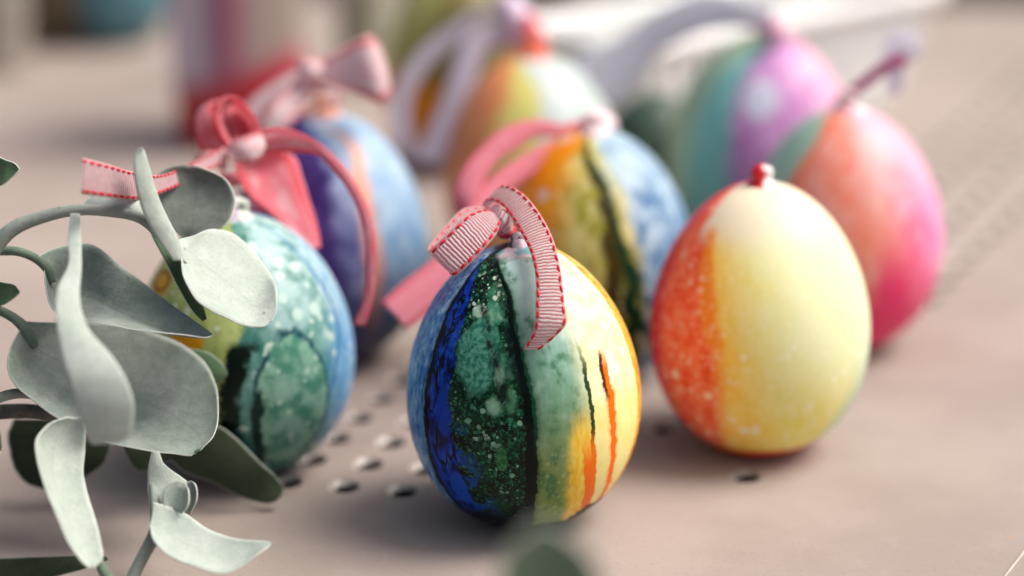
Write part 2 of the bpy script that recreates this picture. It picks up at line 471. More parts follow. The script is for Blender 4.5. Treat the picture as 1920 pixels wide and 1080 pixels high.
    pale = m.mix(m.mul(m.step(m.add(m.mul(streak2, .5), m.mul(mott, .5)), .5, .66), m.step(m.tt, .3, .75, .05, .6)), base, lin((186, 212, 200)))
    pale = m.mix(m.mul(m.step(m.add(m.mul(streak2, .5), m.mul(mott, .5)), .5, .38), .8), pale, lin((56, 104, 70)))
    pale = m.mix(m.mul(m.mul(b2, m.step(m.tt, .5, .35)), .22), pale, lin((178, 196, 140)))
    c = m.mix(m.step(e3, -.001, .003), c, pale)
    c = ink(m, c, m.add(e3, .004), .0085, (3, 10, 7), 2.0, var=.55)
    c = m.mix(m.mul(m.mul(m.step(e3, .05, .0), m.step(e3, -.002, .0)), m.mul(m.step(m.tt, .35, .55), .5)), c, lin((30, 84, 58)))
    # cream field to the right
    e4 = edge(m, [(1010, 480), (1050, 545), (1075, 620), (1092, 680), (1108, 760), (1113, 860), (1105, 940)], .006)
    cream = m.mix(m.step(mott, .35, .68), lin((220, 216, 160)), lin((232, 232, 204)))
    cream = m.mix(m.step(m.tt, .62, .45, 0, .7), cream, lin((230, 216, 124)))
    soft = m.step(e4, -.030, .012); softlow = m.step(e4, -.002, .003)
    c = m.mix(m.mul(m.step(m.tt, .42, .55), soft), c, m.mix(.35, cream, lin((196, 214, 190))))
    c = m.mix(softlow, c, cream)
    # golden patch left of the thin line
    e5 = edge(m, [(1085, 640), (1083, 700), (1076, 760), (1066, 830), (1062, 900), (1060, 950)], .006)
    gold = m.mul(m.mul(m.step(e5, -.008, .012), m.step(e4, .003, -.002)), m.step(m.tt, .55, .42))
    c = m.mix(gold, c, m.mix(m.step(streak, .4, .62), lin((222, 176, 52)), lin((230, 200, 92))))
    # thin line: dark green above, orange below
    lw = m.math('ABSOLUTE', e4)
    c = m.mix(m.mul(m.step(lw, .0042, .002), m.step(m.tt, .78, .62)), c, m.mix(m.step(m.tt, .46, .36), lin((40, 62, 34)), lin((206, 120, 22))))
    lowo = m.mul(m.step(m.math('ABSOLUTE', m.add(e4, .006)), .012, .009), m.step(m.tt, .44, .30))
    c = m.mix(lowo, c, lin((230, 112, 20)))
    # orange stripe with a brown heart
    e6 = edge(m, [(1108, 560), (1120, 620), (1134, 690), (1146, 750), (1150, 820), (1146, 880), (1136, 945)], .006)
    c = ink(m, c, e6, .0066, (228, 108, 16), 1.8, mask=m.step(m.tt, .70, .62), var=.4)
    c = ink(m, c, m.add(e6, .006), .0028, (70, 38, 10), 2, mask=m.mul(m.step(m.tt, .70, .66), m.step(m.tt, .50, .56)))
    # orange outer rim
    e7 = edge(m, [(1040, 470), (1090, 510), (1130, 555), (1165, 620), (1188, 690), (1196, 760), (1186, 850), (1160, 920)], .008)
    c = m.mix(m.step(e7, -.004, .004), c, m.mix(m.step(streak, .4, .6), lin((232, 132, 34)), lin((236, 186, 84))))
    c = m.mix(m.step(e7, .03, .055), c, lin((236, 206, 120)))
    # black pool at the foot, splashing up at the right
    splash = m.add(m.mul(m.noise(m.P, 420, 3), .10), m.mul(m.step(e6, -.03, .0), .02))
    c = m.mix(m.step(m.sub(m.tt, splash), .022, .008), c, lin((8, 8, 8)))
    pool = m.step(oval(m, 1104, 960, 50, 30, .6, 420), 1.1, .95)
    pool = m.math('MAXIMUM', pool, m.mul(m.step(m.sub(m.tt, m.mul(m.sub(mott, .5), .12)), .17, .09), m.step(e3, .0, -.01)))
    c = m.mix(pool, c, lin((12, 12, 9)))
    # pale lilac and teal rings round the neck
    top = m.mix(m.step(m.noise(m.P, 300, 2), .45, .58), lin((206, 184, 190)), lin((120, 168, 172)))
    top = m.mix(m.step(e3, .0, -.05), top, lin((12, 16, 22)))
    c = m.mix(m.step(m.tt, .955, .975), c, top)
    # scratches
    paint_relief(m, b1)
    return m.finish(c, m.step(m.noise(m.P, 300, 2), .3, .7, .25, .42), .16)
EA.build('easter_egg', mat_front(), 'front marbled egg with blue, bottle green and yellow-orange stripes and a stitched pink ribbon', group=None)

# --- helpers for the softer eggs
def stripe_mat(name, E, base, layers, speck=None, rough=.45, pre=None):
    """layers = (edge points, softness, colour or (dark, light)) painted left to right"""
    m = egg_mat(name, E); mott = m.noise(m.P, 220, 4, .6); st = m.noise(m.S, 420, 3, .6)
    mm = m.add(m.mul(mott, .55), m.mul(st, .45))
    def colr(cc):
        if isinstance(cc[0], (tuple, list)): return m.mix(m.step(mm, .38, .62), lin(cc[0]), lin(cc[1]))
        return lin(cc)
    c = colr(base)
    for pts, soft, cc, *rest in layers:
        wob = rest[0] if rest else .008
        e = edge(m, pts, wob, rest[1] if len(rest) > 1 else 200)
        c = m.mix(m.step(e, -soft, soft), c, colr(cc))
    m.c = c; m.mm = mm; m.mott = mott
    return m
def line(m, pts, wd, colour, wob=.008, t0=None, t1=None, scale=220, amt=1.0):
    e = edge(m, pts, wob, scale)
    wv = m.mul(m.add(m.mul(m.sub(m.noise(m.P, 240, 3, .6), .5), 1.5), 1.0), wd)
    f = m.step(m.math('DIVIDE', m.math('ABSOLUTE', e), m.math('MAXIMUM', wv, wd*.2)), 1.35, .5)
    if t0 is not None: f = m.mul(f, m.step(m.tt, t0-.02, t0+.02))
    if t1 is not None: f = m.mul(f, m.step(m.tt, t1+.02, t1-.02))
    m.c = m.mix(m.mul(f, amt), m.c, lin(colour))
def spots(m, scale, amt, colour, lo=.05, keep=.4, mask=None):
    b, r = bubbles(m, scale, lo, keep=keep)
    f = m.mul(b, amt)
    if mask is not None: f = m.mul(f, mask)
    m.c = m.mix(f, m.c, lin(colour)); return b

# --- yellow egg with a red side
EB = Egg(1219, 1632, 338, 857, k=.10, tilt=(R(-1.2), 0))
def mat_yellow():
    m = stripe_mat('red_to_yellow_paint', EB, ((206, 10, 50), (216, 24, 60)), [
        ([(1385, 348), (1326, 392), (1284, 440), (1254, 520), (1240, 600), (1242, 680), (1262, 760), (1302, 815)], .022, ((232, 84, 44), (242, 128, 92)), .006),
        ([(1390, 355), (1352, 400), (1335, 450), (1330, 520), (1338, 600), (1346, 680), (1352, 760), (1358, 830)], .020, ((242, 200, 84), (244, 214, 118)), .006),
        ([(1396, 352), (1378, 420), (1384, 520), (1395, 640), (1420, 760), (1440, 840)], .05, ((234, 222, 110), (238, 230, 146)), .012),
        ([(1560, 440), (1600, 560), (1606, 640), (1596, 730), (1555, 800)], .035, (166, 200, 168), .006),
    ])
    # pale cream over the upper right, with the highlight painted in
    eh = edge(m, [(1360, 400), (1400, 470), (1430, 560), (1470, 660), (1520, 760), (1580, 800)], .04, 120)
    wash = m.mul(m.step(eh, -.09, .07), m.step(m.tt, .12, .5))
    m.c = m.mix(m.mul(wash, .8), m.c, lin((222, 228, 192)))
    m.c = m.mix(m.mul(m.step(m.tt, .78, .9), m.step(edge(m, [(1385, 348), (1345, 385), (1310, 430), (1290, 480)], 0), -.005, .02)), m.c, lin((226, 216, 190)))
    # orange bloom at the upper border
    line(m, [(1385, 395), (1350, 415), (1328, 460), (1325, 520), (1330, 600)], .014, (238, 140, 40), .01, t0=.50, t1=.86, amt=.8)
    spots(m, 520, .65, (244, 204, 184), .03, .5, m.step(m.th, .44, .40))
    spots(m, 420, .8, (246, 242, 222), .04, .6, m.step(m.tt, .6, .4))
    spots(m, 760, .45, (246, 242, 222), .05, .45, m.step(m.tt, .75, .45))
    spots(m, 1300, .35, (246, 238, 214), .1, .3)
    m.c = m.mix(m.step(m.sub(m.tt, m.mul(m.mm, .05)), .060, .030), m.c, lin((220, 70, 14)))
    paint_relief(m, None, .0001, .3)
    return m.finish(m.c, .42, .2)
EB.build('easter_egg', mat_yellow(), 'pale yellow egg with a red left side and a bare red ring on top', group=None)
def plain(name, a, b, scale=300, rough=.5, spec=.4, bump=.15, mode=None):
    m = NT(name); tc = m.n('ShaderNodeTexCoord'); P = tc.outputs['Object']
    c = m.mix(m.step(m.noise(P, scale, 4), .38, .62), lin(a), lin(b))
    m.bump(m.noise(P, scale*3, 3), .0002, bump)
    return m.finish(c, rough, spec)
def neck_mat(name, left, right, low=None, split=0.0):
    m = NT(name); tc = m.n('ShaderNodeTexCoord'); sp = m.n('ShaderNodeSeparateXYZ'); m.l(tc.outputs['Object'], sp.inputs[0])
    nz = m.mul(m.sub(m.noise(tc.outputs['Object'], 500, 3), .5), .0025)
    c = m.mix(m.step(m.add(sp.outputs[0], nz), split*CM-.0004, split*CM+.0004), lin(left), lin(right))
    m.bump(m.noise(tc.outputs['Object'], 900, 3), .0002, .3)
    return m.finish(c, .38, .5)
EB.loop(neck_mat('ring_red_white_paint', (186, 10, 30), (228, 222, 222), split=.06), size=.13, rod=.13, rz=.7)
EA.loop(neck_mat('ring_dark_lilac_paint', (18, 18, 26), (196, 180, 190), split=-.1), size=.09, rod=.06)

# --- green and blue egg behind the leaves
ED = Egg(248, 665, 398, 893, k=.11)
def mat_teal():
    m = stripe_mat('bubbled_green_blue_paint', ED, ((150, 166, 96), (182, 196, 128)), [
        ([(440, 405), (462, 470), (468, 560), (452, 640), (432, 740), (425, 830)], .006, ((62, 116, 106), (112, 160, 150)), .016, 240),
        ([(520, 410), (570, 470), (615, 560), (622, 640), (618, 740), (600, 830)], .035, ((92, 148, 190), (124, 172, 204)), .010),
        ([(560, 430), (620, 500), (655, 600), (660, 680), (650, 760)], .02, ((120, 160, 208), (142, 176, 216)), .006),
    ])
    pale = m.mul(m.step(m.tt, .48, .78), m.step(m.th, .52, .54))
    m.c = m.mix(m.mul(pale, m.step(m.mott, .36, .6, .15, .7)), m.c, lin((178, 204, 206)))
    spots(m, 330, .8, (190, 214, 204), .10, .35, m.mul(m.step(m.th, .5, .53), m.step(m.th, .68, .62)))
    spots(m, 480, .7, (206, 226, 212), .07, .5)
    
    # big oval cell
    ov = oval(m, 552, 765, 66, 128, .10, 260)
    SPB = bubbles(m, 520, .08, keep=.45)[0]
    cellc = m.mix(m.step(m.mott, .38, .62), lin((76, 132, 112)), lin((136, 178, 158)))
    cellc = m.mix(m.mul(SPB, .6), cellc, lin((190, 214, 200)))
    m.c = m.mix(m.step(ov, 1.0, .96), m.c, cellc)
    m.c = m.mix(m.mul(m.step(m.math('ABSOLUTE', m.sub(m.sub(ov, 1.0), m.mul(m.sub(m.noise(m.P, 600, 2), .5), .16))), .075, .01), m.step(m.noise(m.P, 200, 2), .34, .56, .15, .95)), m.c, lin((6, 62, 76)))
    line(m, [(470, 560), (466, 610), (452, 650), (434, 730), (424, 800), (420, 870)], .017, (4, 20, 12), .022, t1=.62)
    line(m, [(440, 700), (432, 760), (424, 830)], .020, (6, 26, 18), .03, t1=.4)
    line(m, [(500, 640), (490, 700), (484, 770), (486, 860)], .009, (8, 44, 40), .012, t1=.45)
    line(m, [(520, 440), (580, 500), (622, 570), (634, 640)], .004, (58, 110, 160), .006, t0=.4)
    o2 = oval(m, 300, 530, 26, 44, .4, 260)
    m.c = m.mix(m.step(o2, 1.1, .5), m.c, lin((206, 160, 40)))
    m.c = m.mix(m.step(m.math('ABSOLUTE', m.sub(oval(m, 303, 525, 12, 26, .4), 1.0)), .3, .1), m.c, lin((140, 90, 20)))
    m.c = m.mix(m.step(oval(m, 352, 640, 40, 22, .5, 260), 1.1, .5), m.c, lin((226, 160, 34)))
    m.c = m.mix(m.step(oval(m, 355, 878, 90, 40, .4, 160), 1.1, .6), m.c, lin((190, 100, 30)))
    paint_relief(m, None, .0001, .3)
    return m.finish(m.c, .32, .2)
ED.build('easter_egg', mat_teal(), 'green egg with pale bubbles and a sky blue side, half hidden by grey-green leaves', group=None)
ED.loop(neck_mat('ring_lilac_green_paint', (216, 200, 216), (190, 200, 190)), size=.14, rod=.1)

# --- purple and blue egg with an orange seam, behind the last one
EE = Egg(428, 803, 208, 684, k=.10)
def mat_purple():
    m = stripe_mat('purple_blue_paint', EE, ((50, 32, 88), (86, 62, 124)), [
        ([(590, 215), (600, 300), (622, 400), (640, 480), (650, 560), (655, 640)], .006, ((66, 66, 120), (150, 158, 196)), .02, 160),
        ([(600, 205), (650, 290), (682, 380), (700, 480), (702, 560), (690, 650)], .012, ((96, 142, 184), (158, 186, 208)), .012, 160),
    ])
    m.c = m.mix(m.mul(m.step(m.tt, .5, .85, 0, .45), m.step(m.th, .5, .54)), m.c, lin((176, 196, 214)))  # soft highlight painted over the upper right
    line(m, [(608, 200), (648, 260), (676, 340), (692, 420), (702, 500), (702, 560), (694, 640)], .017, (212, 160, 138), .006)
    m.c = m.mix(m.step(m.tt, .62, .12, 0, .9), m.c, lin((24, 48, 84)))
    paint_relief(m)
    return m.finish(m.c, .36, .2)
EE.build('easter_egg', mat_purple(), 'purple and powder blue egg with a salmon seam and a pale pink bow', group=None)
EE.loop(plain('ring_peach_paint', (196, 130, 110), (214, 170, 150)), size=.16, rod=.11)

# --- egg behind the front one: orange, olive, dark green line, blue white
EF = Egg(922, 1302, 240, 722, k=.10)
def mat_mid():
    m = stripe_mat('orange_olive_blue_paint', EF, ((222, 130, 10), (236, 166, 30)), [
        ([(1095, 262), (1062, 330), (1040, 420), (1030, 500), (1030, 600)], .05, ((142, 140, 48), (206, 198, 134)), .04, 130),
        ([(1115, 262), (1150, 320), (1178, 400), (1200, 480), (1208, 580), (1200, 680)], .014, ((40, 96, 146), (164, 190, 206)), .018, 150),
    ])
    m.c = m.mix(m.mul(m.step(m.tt, .72, .9, 0, .5), m.step(m.th, .50, .54)), m.c, lin((170, 192, 200)))  # pale top right carries the light's sheen in the colour
    m.c = m.mix(m.mul(m.step(m.th, .60, .62), m.step(m.tt, .45, .2)), m.c, lin((40, 92, 140)))
    line(m, [(1098, 268), (1120, 330), (1142, 400), (1168, 480), (1186, 560), (1192, 650)], .018, (10, 52, 32), .04)
    spots(m, 420, .55, (214, 206, 150), .05, .4, m.step(m.th, .60, .56))
    line(m, [(1100, 300), (1130, 370), (1140, 440), (1146, 500)], .012, (60, 52, 16), .02)
    spots(m, 190, .8, (206, 196, 186), .02, .45, m.step(m.th, .58, .54))
    paint_relief(m)
    return m.finish(m.c, .36, .2)
EF.build('easter_egg', mat_mid(), 'amber and olive egg with a dark green seam, directly behind the front egg', group=None)
EF.loop(plain('ring_pink_white_paint', (220, 190, 196), (226, 210, 212)), size=.15, rod=.11)

SAT = 1.02
# --- pink egg at the right
EC = Egg(1398, 1768, 198, 661, k=.10, tilt=(R(-1), 0))
def mat_pink():
    m = stripe_mat('green_salmon_pink_paint', EC, ((142, 176, 156), (164, 190, 172)), [
        ([(1565, 205), (1540, 250), (1500, 310), (1470, 380), (1455, 460), (1450, 600)], .012, ((226, 128, 108), (228, 160, 146)), .008),
        ([(1590, 205), (1640, 260), (1672, 350), (1690, 440), (1700, 540), (1690, 630)], .05, ((222, 90, 130), (228, 150, 184)), .014),
        ([(1600, 215), (1680, 290), (1735, 400), (1752, 480), (1752, 560)], .03, ((222, 130, 180), (226, 160, 198)), .01),
    ])
    line(m, [(1562, 215), (1545, 250), (1506, 310), (1482, 370)], .013, (222, 120, 84), .01, t0=.5)
    m.c = m.mix(m.mul(m.step(m.tt, .52, .92, 0, .7), m.step(m.th, .50, .56)), m.c, lin((206, 182, 188)))  # highlight on the upper right mixed into the paint
    m.c = m.mix(m.mul(m.step(m.tt, .45, .12), m.step(m.th, .46, .54)), m.c, lin((212, 16, 88)))
    m.c = m.mix(m.mul(m.mul(m.step(m.tt, .62, .32), m.step(m.th, .54, .57)), m.step(m.th, .66, .60)), m.c, lin((224, 60, 110)))
    spots(m, 190, .4, (226, 186, 168), .02, .5)
    paint_relief(m)
    return m.finish(m.c, .38, .2)
EC.build('easter_egg', mat_pink(), 'salmon and hot pink egg with a mint green side, rightmost of the eggs', group=None)
EC.loop(plain('ring_magenta_green_paint', (206, 90, 140), (196, 200, 190)), size=.15, rod=.1)

# --- teal and orchid egg behind the pink one
EG = Egg(1250, 1606, 58, 505, k=.10)
def mat_teal_orchid():
    m = stripe_mat('teal_orchid_paint', EG, ((150, 174, 148), (166, 186, 158)), [
        ([(1440, 70), (1370, 120), (1320, 190), (1295, 260), (1285, 360)], .03, ((108, 172, 168), (134, 190, 186)), .01),
        ([(1450, 70), (1412, 120), (1380, 190), (1370, 260), (1368, 360), (1375, 460)], .012, ((168, 112, 168), (196, 150, 196)), .008),
        ([(1470, 70), (1500, 130), (1540, 200), (1560, 280)], .06, ((214, 144, 182), (224, 184, 202)), .02, 120),
    ])
    m.c = m.mix(m.step(oval(m, 1425, 185, 36, 40, .25, 120), 1.1, .8), m.c, lin((196, 198, 216)))
    m.c = m.mix(m.step(m.tt, .35, .05, 0, .6), m.c, lin((20, 110, 104)))
    paint_relief(m)
    return m.finish(m.c, .36, .2)
EG.build('easter_egg', mat_teal_orchid(), 'teal and orchid egg with a pale patch, standing behind the pink egg', group=None)
EG.loop(plain('ring_rose_paint', (214, 150, 176), (220, 190, 200)), size=.15, rod=.1)

# --- orange, yellow and white egg
EH = Egg(832, 1168, 98, 530, k=.10)
def mat_peach():
    m = stripe_mat('peach_yellow_white_paint', EH, ((222, 138, 88), (232, 158, 108)), [
        ([(985, 105), (958, 160), (930, 230), (915, 300), (910, 400)], .025, ((200, 200, 116), (216, 204, 120)), .012),
        ([(985, 105), (1005, 160), (1012, 230), (1015, 320), (1015, 400)], .02, ((176, 190, 188), (190, 202, 200)), .012),
    ])
    m.c = m.mix(m.mul(m.step(m.th, .46, .40), m.step(m.tt, .6, .3)), m.c, lin((214, 120, 66)))
    paint_relief(m)
    return m.finish(m.c, .36, .2)
EH.build('easter_egg', mat_peach(), 'peach and yellow egg with a white side, under the long lilac ribbon', group=None)
EH.loop(plain('ring_red_orange_paint', (206, 84, 60), (220, 120, 90)), size=.17, rod=.12)

# --- eggs far back
EI = Egg(722, 1000, -70, 318, k=.10)
def mat_olive():
    m = stripe_mat('green_amber_paint', EI, ((158, 162, 96), (176, 178, 110)), [
        ([(850, -60), (800, 60), (775, 150), (765, 260)], .03, ((104, 100, 58), (120, 112, 66)), .012)])
    m.c = m.mix(m.step(m.sub(m.tt, m.mul(m.step(m.th, .5, .42), .06)), .52, .34), m.c, lin((200, 124, 10)))
    m.c = m.mix(m.step(m.tt, .2, .02), m.c, lin((206, 84, 30)))
    return m.finish(m.c, .36, .2)
EI.build('easter_egg', mat_olive(), 'green and amber egg partly hidden behind the looping lilac ribbon', group=None)
ET = Egg(118, 330, -180, 82, k=.10)
ET.build('easter_egg', plain('teal_paint', (70, 120, 134), (96, 142, 154), 160), 'dull teal egg at the top edge, blurred far behind', group=None)
EO = Egg(-150, 66, -230, 26, k=.10)
EO.build('easter_egg', plain('rust_orange_paint', (160, 84, 48), (184, 100, 60), 160), 'rust orange egg in the top left corner, blurred far behind', group=None)

# ------------------------------------------------------------------ grosgrain ribbon
def ribbon_mat(name, pale=(252, 246, 247), rib=(222, 132, 146), edgec=(222, 70, 88), stitch=(186, 16, 40), pitch=.075, stitches=True, period=.22, bodyw=.76):
    m = NT(name); uv = m.n('ShaderNodeUVMap'); sp = m.n('ShaderNodeSeparateXYZ'); m.l(uv.outputs[0], sp.inputs[0])
    tc = m.n('ShaderNodeTexCoord')
    u, v = sp.outputs[0], sp.outputs[1]
    wob = m.mul(m.sub(m.noise(m.vec(m.mul(u, 4.0), m.mul(v, 3.0)), 1.5, 2), .5), .05)
    ph = m.mul(m.add(v, wob), 2*math.pi/pitch)
    s = m.add(m.mul(m.math('SINE', ph), .5), .5)
    ctr = m.math('ABSOLUTE', m.sub(m.mul(u, 2.0), 1.0))      # 0 in the middle, 1 at an edge
    c = m.mix(m.step(s, .34, .04), lin(pale), lin(rib))
    body = m.step(ctr, bodyw+.04, bodyw-.04)
    # woven selvedge: fine pink and white twill
    tw = m.math('SINE', m.mul(m.add(m.mul(v, 1.0), m.mul(u, .35)), 2*math.pi/.05))
    sel = m.mix(m.step(tw, -.3, .5), lin(edgec), lin(pale))
    sel = m.mix(m.step(ctr, .93, .97), m.mix(.4, lin(edgec), lin(pale)), m.mix(.72, lin(edgec), lin(pale)))
    sel = m.mix(m.mul(m.step(tw, .0, .7), .6), sel, lin(pale))
    c = m.mix(body, sel, c)
    if bodyw < .75:            # lengthwise sheen and fold highlights painted into the colour
        c = m.mix(m.mul(m.step(m.noise(m.vec(m.mul(u, 2.2), m.mul(v, .7)), 1.6, 2), .46, .62), m.mul(body, .7)), c, lin((255, 226, 232)))
    if stitches:
        fr = m.math('FRACT', m.mul(m.add(v, m.mul(m.step(u, .4, .6), .07)), 1/period))
        dash = m.mul(m.step(m.math('ABSOLUTE', m.sub(fr, .5)), .30, .24), m.step(m.math('ABSOLUTE', m.sub(ctr, .84)), .085, .06))
        c = m.mix(dash, c, lin(stitch))
    c = m.mix(m.mul(m.step(m.noise(tc.outputs['Object'], 900, 3), .35, .7), .18), c, lin(edgec))
    m.bump(m.add(m.mul(m.mul(s, body), 1.0), m.mul(m.noise(tc.outputs['Object'], 1500, 2), .2)), .0004, .8)
    m.finish(c, .5, .35)
    m.put(m.b.inputs['Sheen Weight'], .25)
    # thin woven cloth lets some light through
    tr = m.n('ShaderNodeBsdfTranslucent'); m.put(tr.inputs[0], c)
    mx = m.n('ShaderNodeMixShader'); mx.inputs[0].default_value = .45 if stitches else .62
    m.l(m.b.outputs[0], mx.inputs[1]); m.l(tr.outputs[0], mx.inputs[2]); m.l(mx.outputs[0], m.out.inputs[0])
    return m.m
RIB = ribbon_mat('pink_ribbed_ribbon', stitches=False)
RIBD = ribbon_mat('pink_ribbed_ribbon_stitched')
RED = ribbon_mat('coral_ribbon', pale=(252, 166, 180), rib=(246, 122, 142), edgec=(226, 12, 44), stitch=(206, 30, 52), period=.1, pitch=.05, bodyw=.66)
THREAD = plain('red_thread', (176, 8, 32), (206, 30, 54), 900, .6, .3, .6)
def stitching(V, s, nm, parent, period=.215, wd=.055, ln=.075, thick=.028, us=(.085, .915), k=8, v0=0, v1=1e9):
    verts = []; faces = []
    n = len(s)
    for ui, u in enumerate(us):
        pos = .05+ui*.08
        while pos < s[-1]-.03:
            if not (v0 <= pos <= v1): pos += period; continue
            def pt(q, uu):
                i = min(max(int(np.searchsorted(s, q))-1, 0), n-2); f = (q-s[i])/(s[i+1]-s[i])
                j = uu*(V.shape[1]-1); j0 = min(int(j), V.shape[1]-2); g = j-j0
                a = V[i, j0]*(1-g)+V[i, j0+1]*g; b = V[i+1, j0]*(1-g)+V[i+1, j0+1]*g
                return a*(1-f)+b*f, nm[i]
            c, nn = pt(pos, u)
            a, _ = pt(max(pos-ln, 0), u); b, _ = pt(min(pos+ln, s[-1]), u)
            sk = random.uniform(-.012, .012)
            tv = Vector(b-a); L = tv.length/2; tv.normalize()
            wv = Vector(nn).cross(tv).normalized(); nv = Vector(nn)
            base = len(verts)
            for (q, rr) in ((-1, .35), (-.6, .85), (0, 1), (.6, .85), (1, .35)):
                for jj in range(8):
                    an = 2*math.pi*jj/8
                    verts.append(Vector(c)+tv*q*L+wv*(math.cos(an)*wd/2*rr+q*sk)+nv*(math.sin(an)*thick*rr))
            for i5 in range(4):
                for jj in range(8):
                    faces.append((base+i5*8+jj, base+i5*8+(jj+1) % 8, base+(i5+1)*8+(jj+1) % 8, base+(i5+1)*8+jj))
            faces.append(tuple(base+jj for jj in range(8))[::-1]); faces.append(tuple(base+32+jj for jj in range(8)))
            pos += period*random.uniform(.94, 1.06)
    return mesh('stitching', verts, faces, THREAD)

def add_part(E, o): return E.attach(o)
# front egg: the hanging tail and the folded loop
def on_front(name, rows, mat, **kw):
    o, V, s, nm = strip(name, rows, mat, None, **kw)
    EA.attach(o)
    return o, V, s, nm
tail, V, s_, nm_ = on_front('ribbon_tail', [
    (905, 392, 930, 372, 48.6), (906, 382, 936, 352, 48.4), (917, 377, 946, 348, 48.1), (933, 380, 963, 352, 47.8),
    (950, 396, 985, 367, 47.5), (967, 421, 1010, 397, 47.1), (984, 451, 1031, 434, 46.7),
    (996, 479, 1044, 470, 46.35), (1003, 511, 1052, 509, 46.1), (1005, 545, 1057, 545, 45.9), (1004, 575, 1060, 575, 45.75),
    (1003, 600, 1063, 604, 45.65), (997, 628, 1047, 626, 45.7), (981, 655, 1012, 655, 45.85)], RIB, n=120, k=10, thick=.022, cup=.05)
st = stitching(V, s_, nm_, None); EA.attach(st); st.parent = tail; st.matrix_parent_inverse = Matrix()
lp, V, s_, nm_ = on_front('ribbon_loop', [
    (934, 392, 946, 408, 48.3), (900, 388, 930, 425, 48.1), (868, 392, 905, 450, 47.9), (838, 420, 880, 482, 47.6),
    (815, 446, 858, 504, 47.3), (802, 466, 848, 516, 47.0), (806, 468, 856, 517, 46.8), (826, 450, 876, 500, 46.75), (848, 428, 896, 480, 46.8),
    (868, 408, 914, 460, 46.9), (886, 397, 930, 440, 47.1), (908, 393, 939, 418, 47.4), (928, 398, 946, 410, 47.9)], RIB, n=130, k=10, thick=.022, cup=.04)
st = stitching(V, s_, nm_, None); EA.attach(st); st.parent = lp; st.matrix_parent_inverse = Matrix()
kn, V, s_, nm_ = on_front('ribbon_knot', [
    (930, 384, 918, 404, 48.0), (944, 388, 930, 424, 47.6), (956, 400, 938, 436, 47.5), (964, 418, 944, 444, 47.7), (966, 430, 950, 450, 48.1)],
    RIBD, n=40, k=14, thick=.022, cup=.14, wave=.2, seed=3, fold=.12)
kn2, V, s_, nm_ = on_front('ribbon_knot', [
    (938, 428, 936, 446, 48.0), (946, 430, 944, 448, 47.7), (956, 428, 956, 446, 47.7), (963, 422, 964, 440, 48.0)],
    plain('red_wound_thread', (150, 8, 28), (222, 70, 90), 1500, .5, .3, .8), n=30, k=10, thick=.03, cup=.3, wave=.15)

# green egg: bow of coral and white ribbon
def bow(E, name, rows, mat, **kw):
    kw.setdefault('thick', .022)
    o, V, s, nm = strip(name, rows, mat, None, **kw); E.attach(o); return o
t_, V, s_, nm_ = strip('ribbon_tail', [(156, 296, 153, 364, 44.6, 44.6), (200, 307, 200, 370, 45.2), (250, 322, 256, 375, 46.2), (300, 328, 308, 360, 47.6),
    (360, 305, 372, 330, 49.3), (420, 275, 432, 298, 50.6)], RIB, None, n=80, k=8, thick=.022, cup=.03)
ED.attach(t_)
st = stitching(V, s_, nm_, None, us=(.09, .91)); ED.attach(st); st.parent = t_; st.matrix_parent_inverse = Matrix()
bow(ED, 'ribbon_loop', [(430, 270, 400, 300, 51.2), (405, 225, 374, 285, 51.0), (398, 200, 364, 245, 50.9), (412, 188, 372, 205, 51.6), (436, 190, 400, 196, 52.0), (445, 235, 428, 250, 51.8), (446, 262, 436, 276, 51.3)], RED, n=60, cup=.1, wave=.04)
bow(ED, 'ribbon_loop', [(432, 276, 446, 280, 50.9), (412, 245, 426, 250, 50.7, 51.3), (405, 212, 418, 218, 50.5, 51.4), (420, 184, 428, 200, 50.6, 51.6), (450, 188, 442, 206, 51.0, 51.9),
    (478, 222, 462, 232, 51.2, 52.0), (488, 252, 470, 262, 51.2, 51.8)], RED, n=60, cup=.05)
bow(ED, 'ribbon_loop', [(418, 215, 455, 210, 52.0), (424, 240, 476, 232, 51.8), (440, 262, 484, 254, 51.5)], RED, n=30, cup=-.05, fold=-.2)
bow(ED, 'ribbon_tail', [(450, 258, 455, 302, 50.6), (481, 244, 488, 292, 50.4), (533, 240, 540, 286, 50.2), (577, 255, 592, 290, 50.0), (621, 287, 612, 306, 49.8), (662, 336, 647, 348, 49.6),
    (690, 390, 672, 396, 49.5), (704, 450, 684, 452, 49.5), (706, 520, 686, 522, 49.6), (698, 570, 680, 566, 49.7), (684, 612, 662, 608, 49.8)], RED, n=90, cup=.02, fold=.12)
bow(ED, 'ribbon_tail', [(440, 300, 478, 288, 50.9), (448, 335, 545, 290, 50.8, 51.6), (466, 366, 568, 335, 50.6, 51.5), (505, 395, 584, 380, 50.5, 51.4), (550, 432, 594, 425, 50.6, 51.2), (590, 466, 602, 462, 50.8, 51.0)], RED, n=60, cup=-.04, wave=.05, fold=-.16)
WHR = ribbon_mat('pale_pink_ribbon', pale=(255, 250, 251), rib=(250, 216, 222), edgec=(238, 30, 58), pitch=.06, period=.1, bodyw=.7)
bow(ED, 'ribbon_knot', [(424, 282, 432, 300, 50.6), (440, 262, 452, 306, 50.1), (462, 256, 474, 306, 50.0), (482, 250, 492, 296, 50.2), (494, 252, 498, 288, 50.6)], WHR, n=36, cup=.12, wave=.12, fold=.1)
bow(ED, 'ribbon_knot', [(366, 296, 378, 316, 50.9), (384, 284, 396, 310, 50.5), (404, 284, 412, 316, 50.4), (420, 296, 418, 326, 50.6)], WHR, n=30, cup=.3)
bow(ED, 'ribbon_knot', [(412, 318, 440, 340, 51.0), (420, 334, 446, 326, 50.8), (432, 352, 452, 340, 50.9)], RED, n=24, cup=.3)
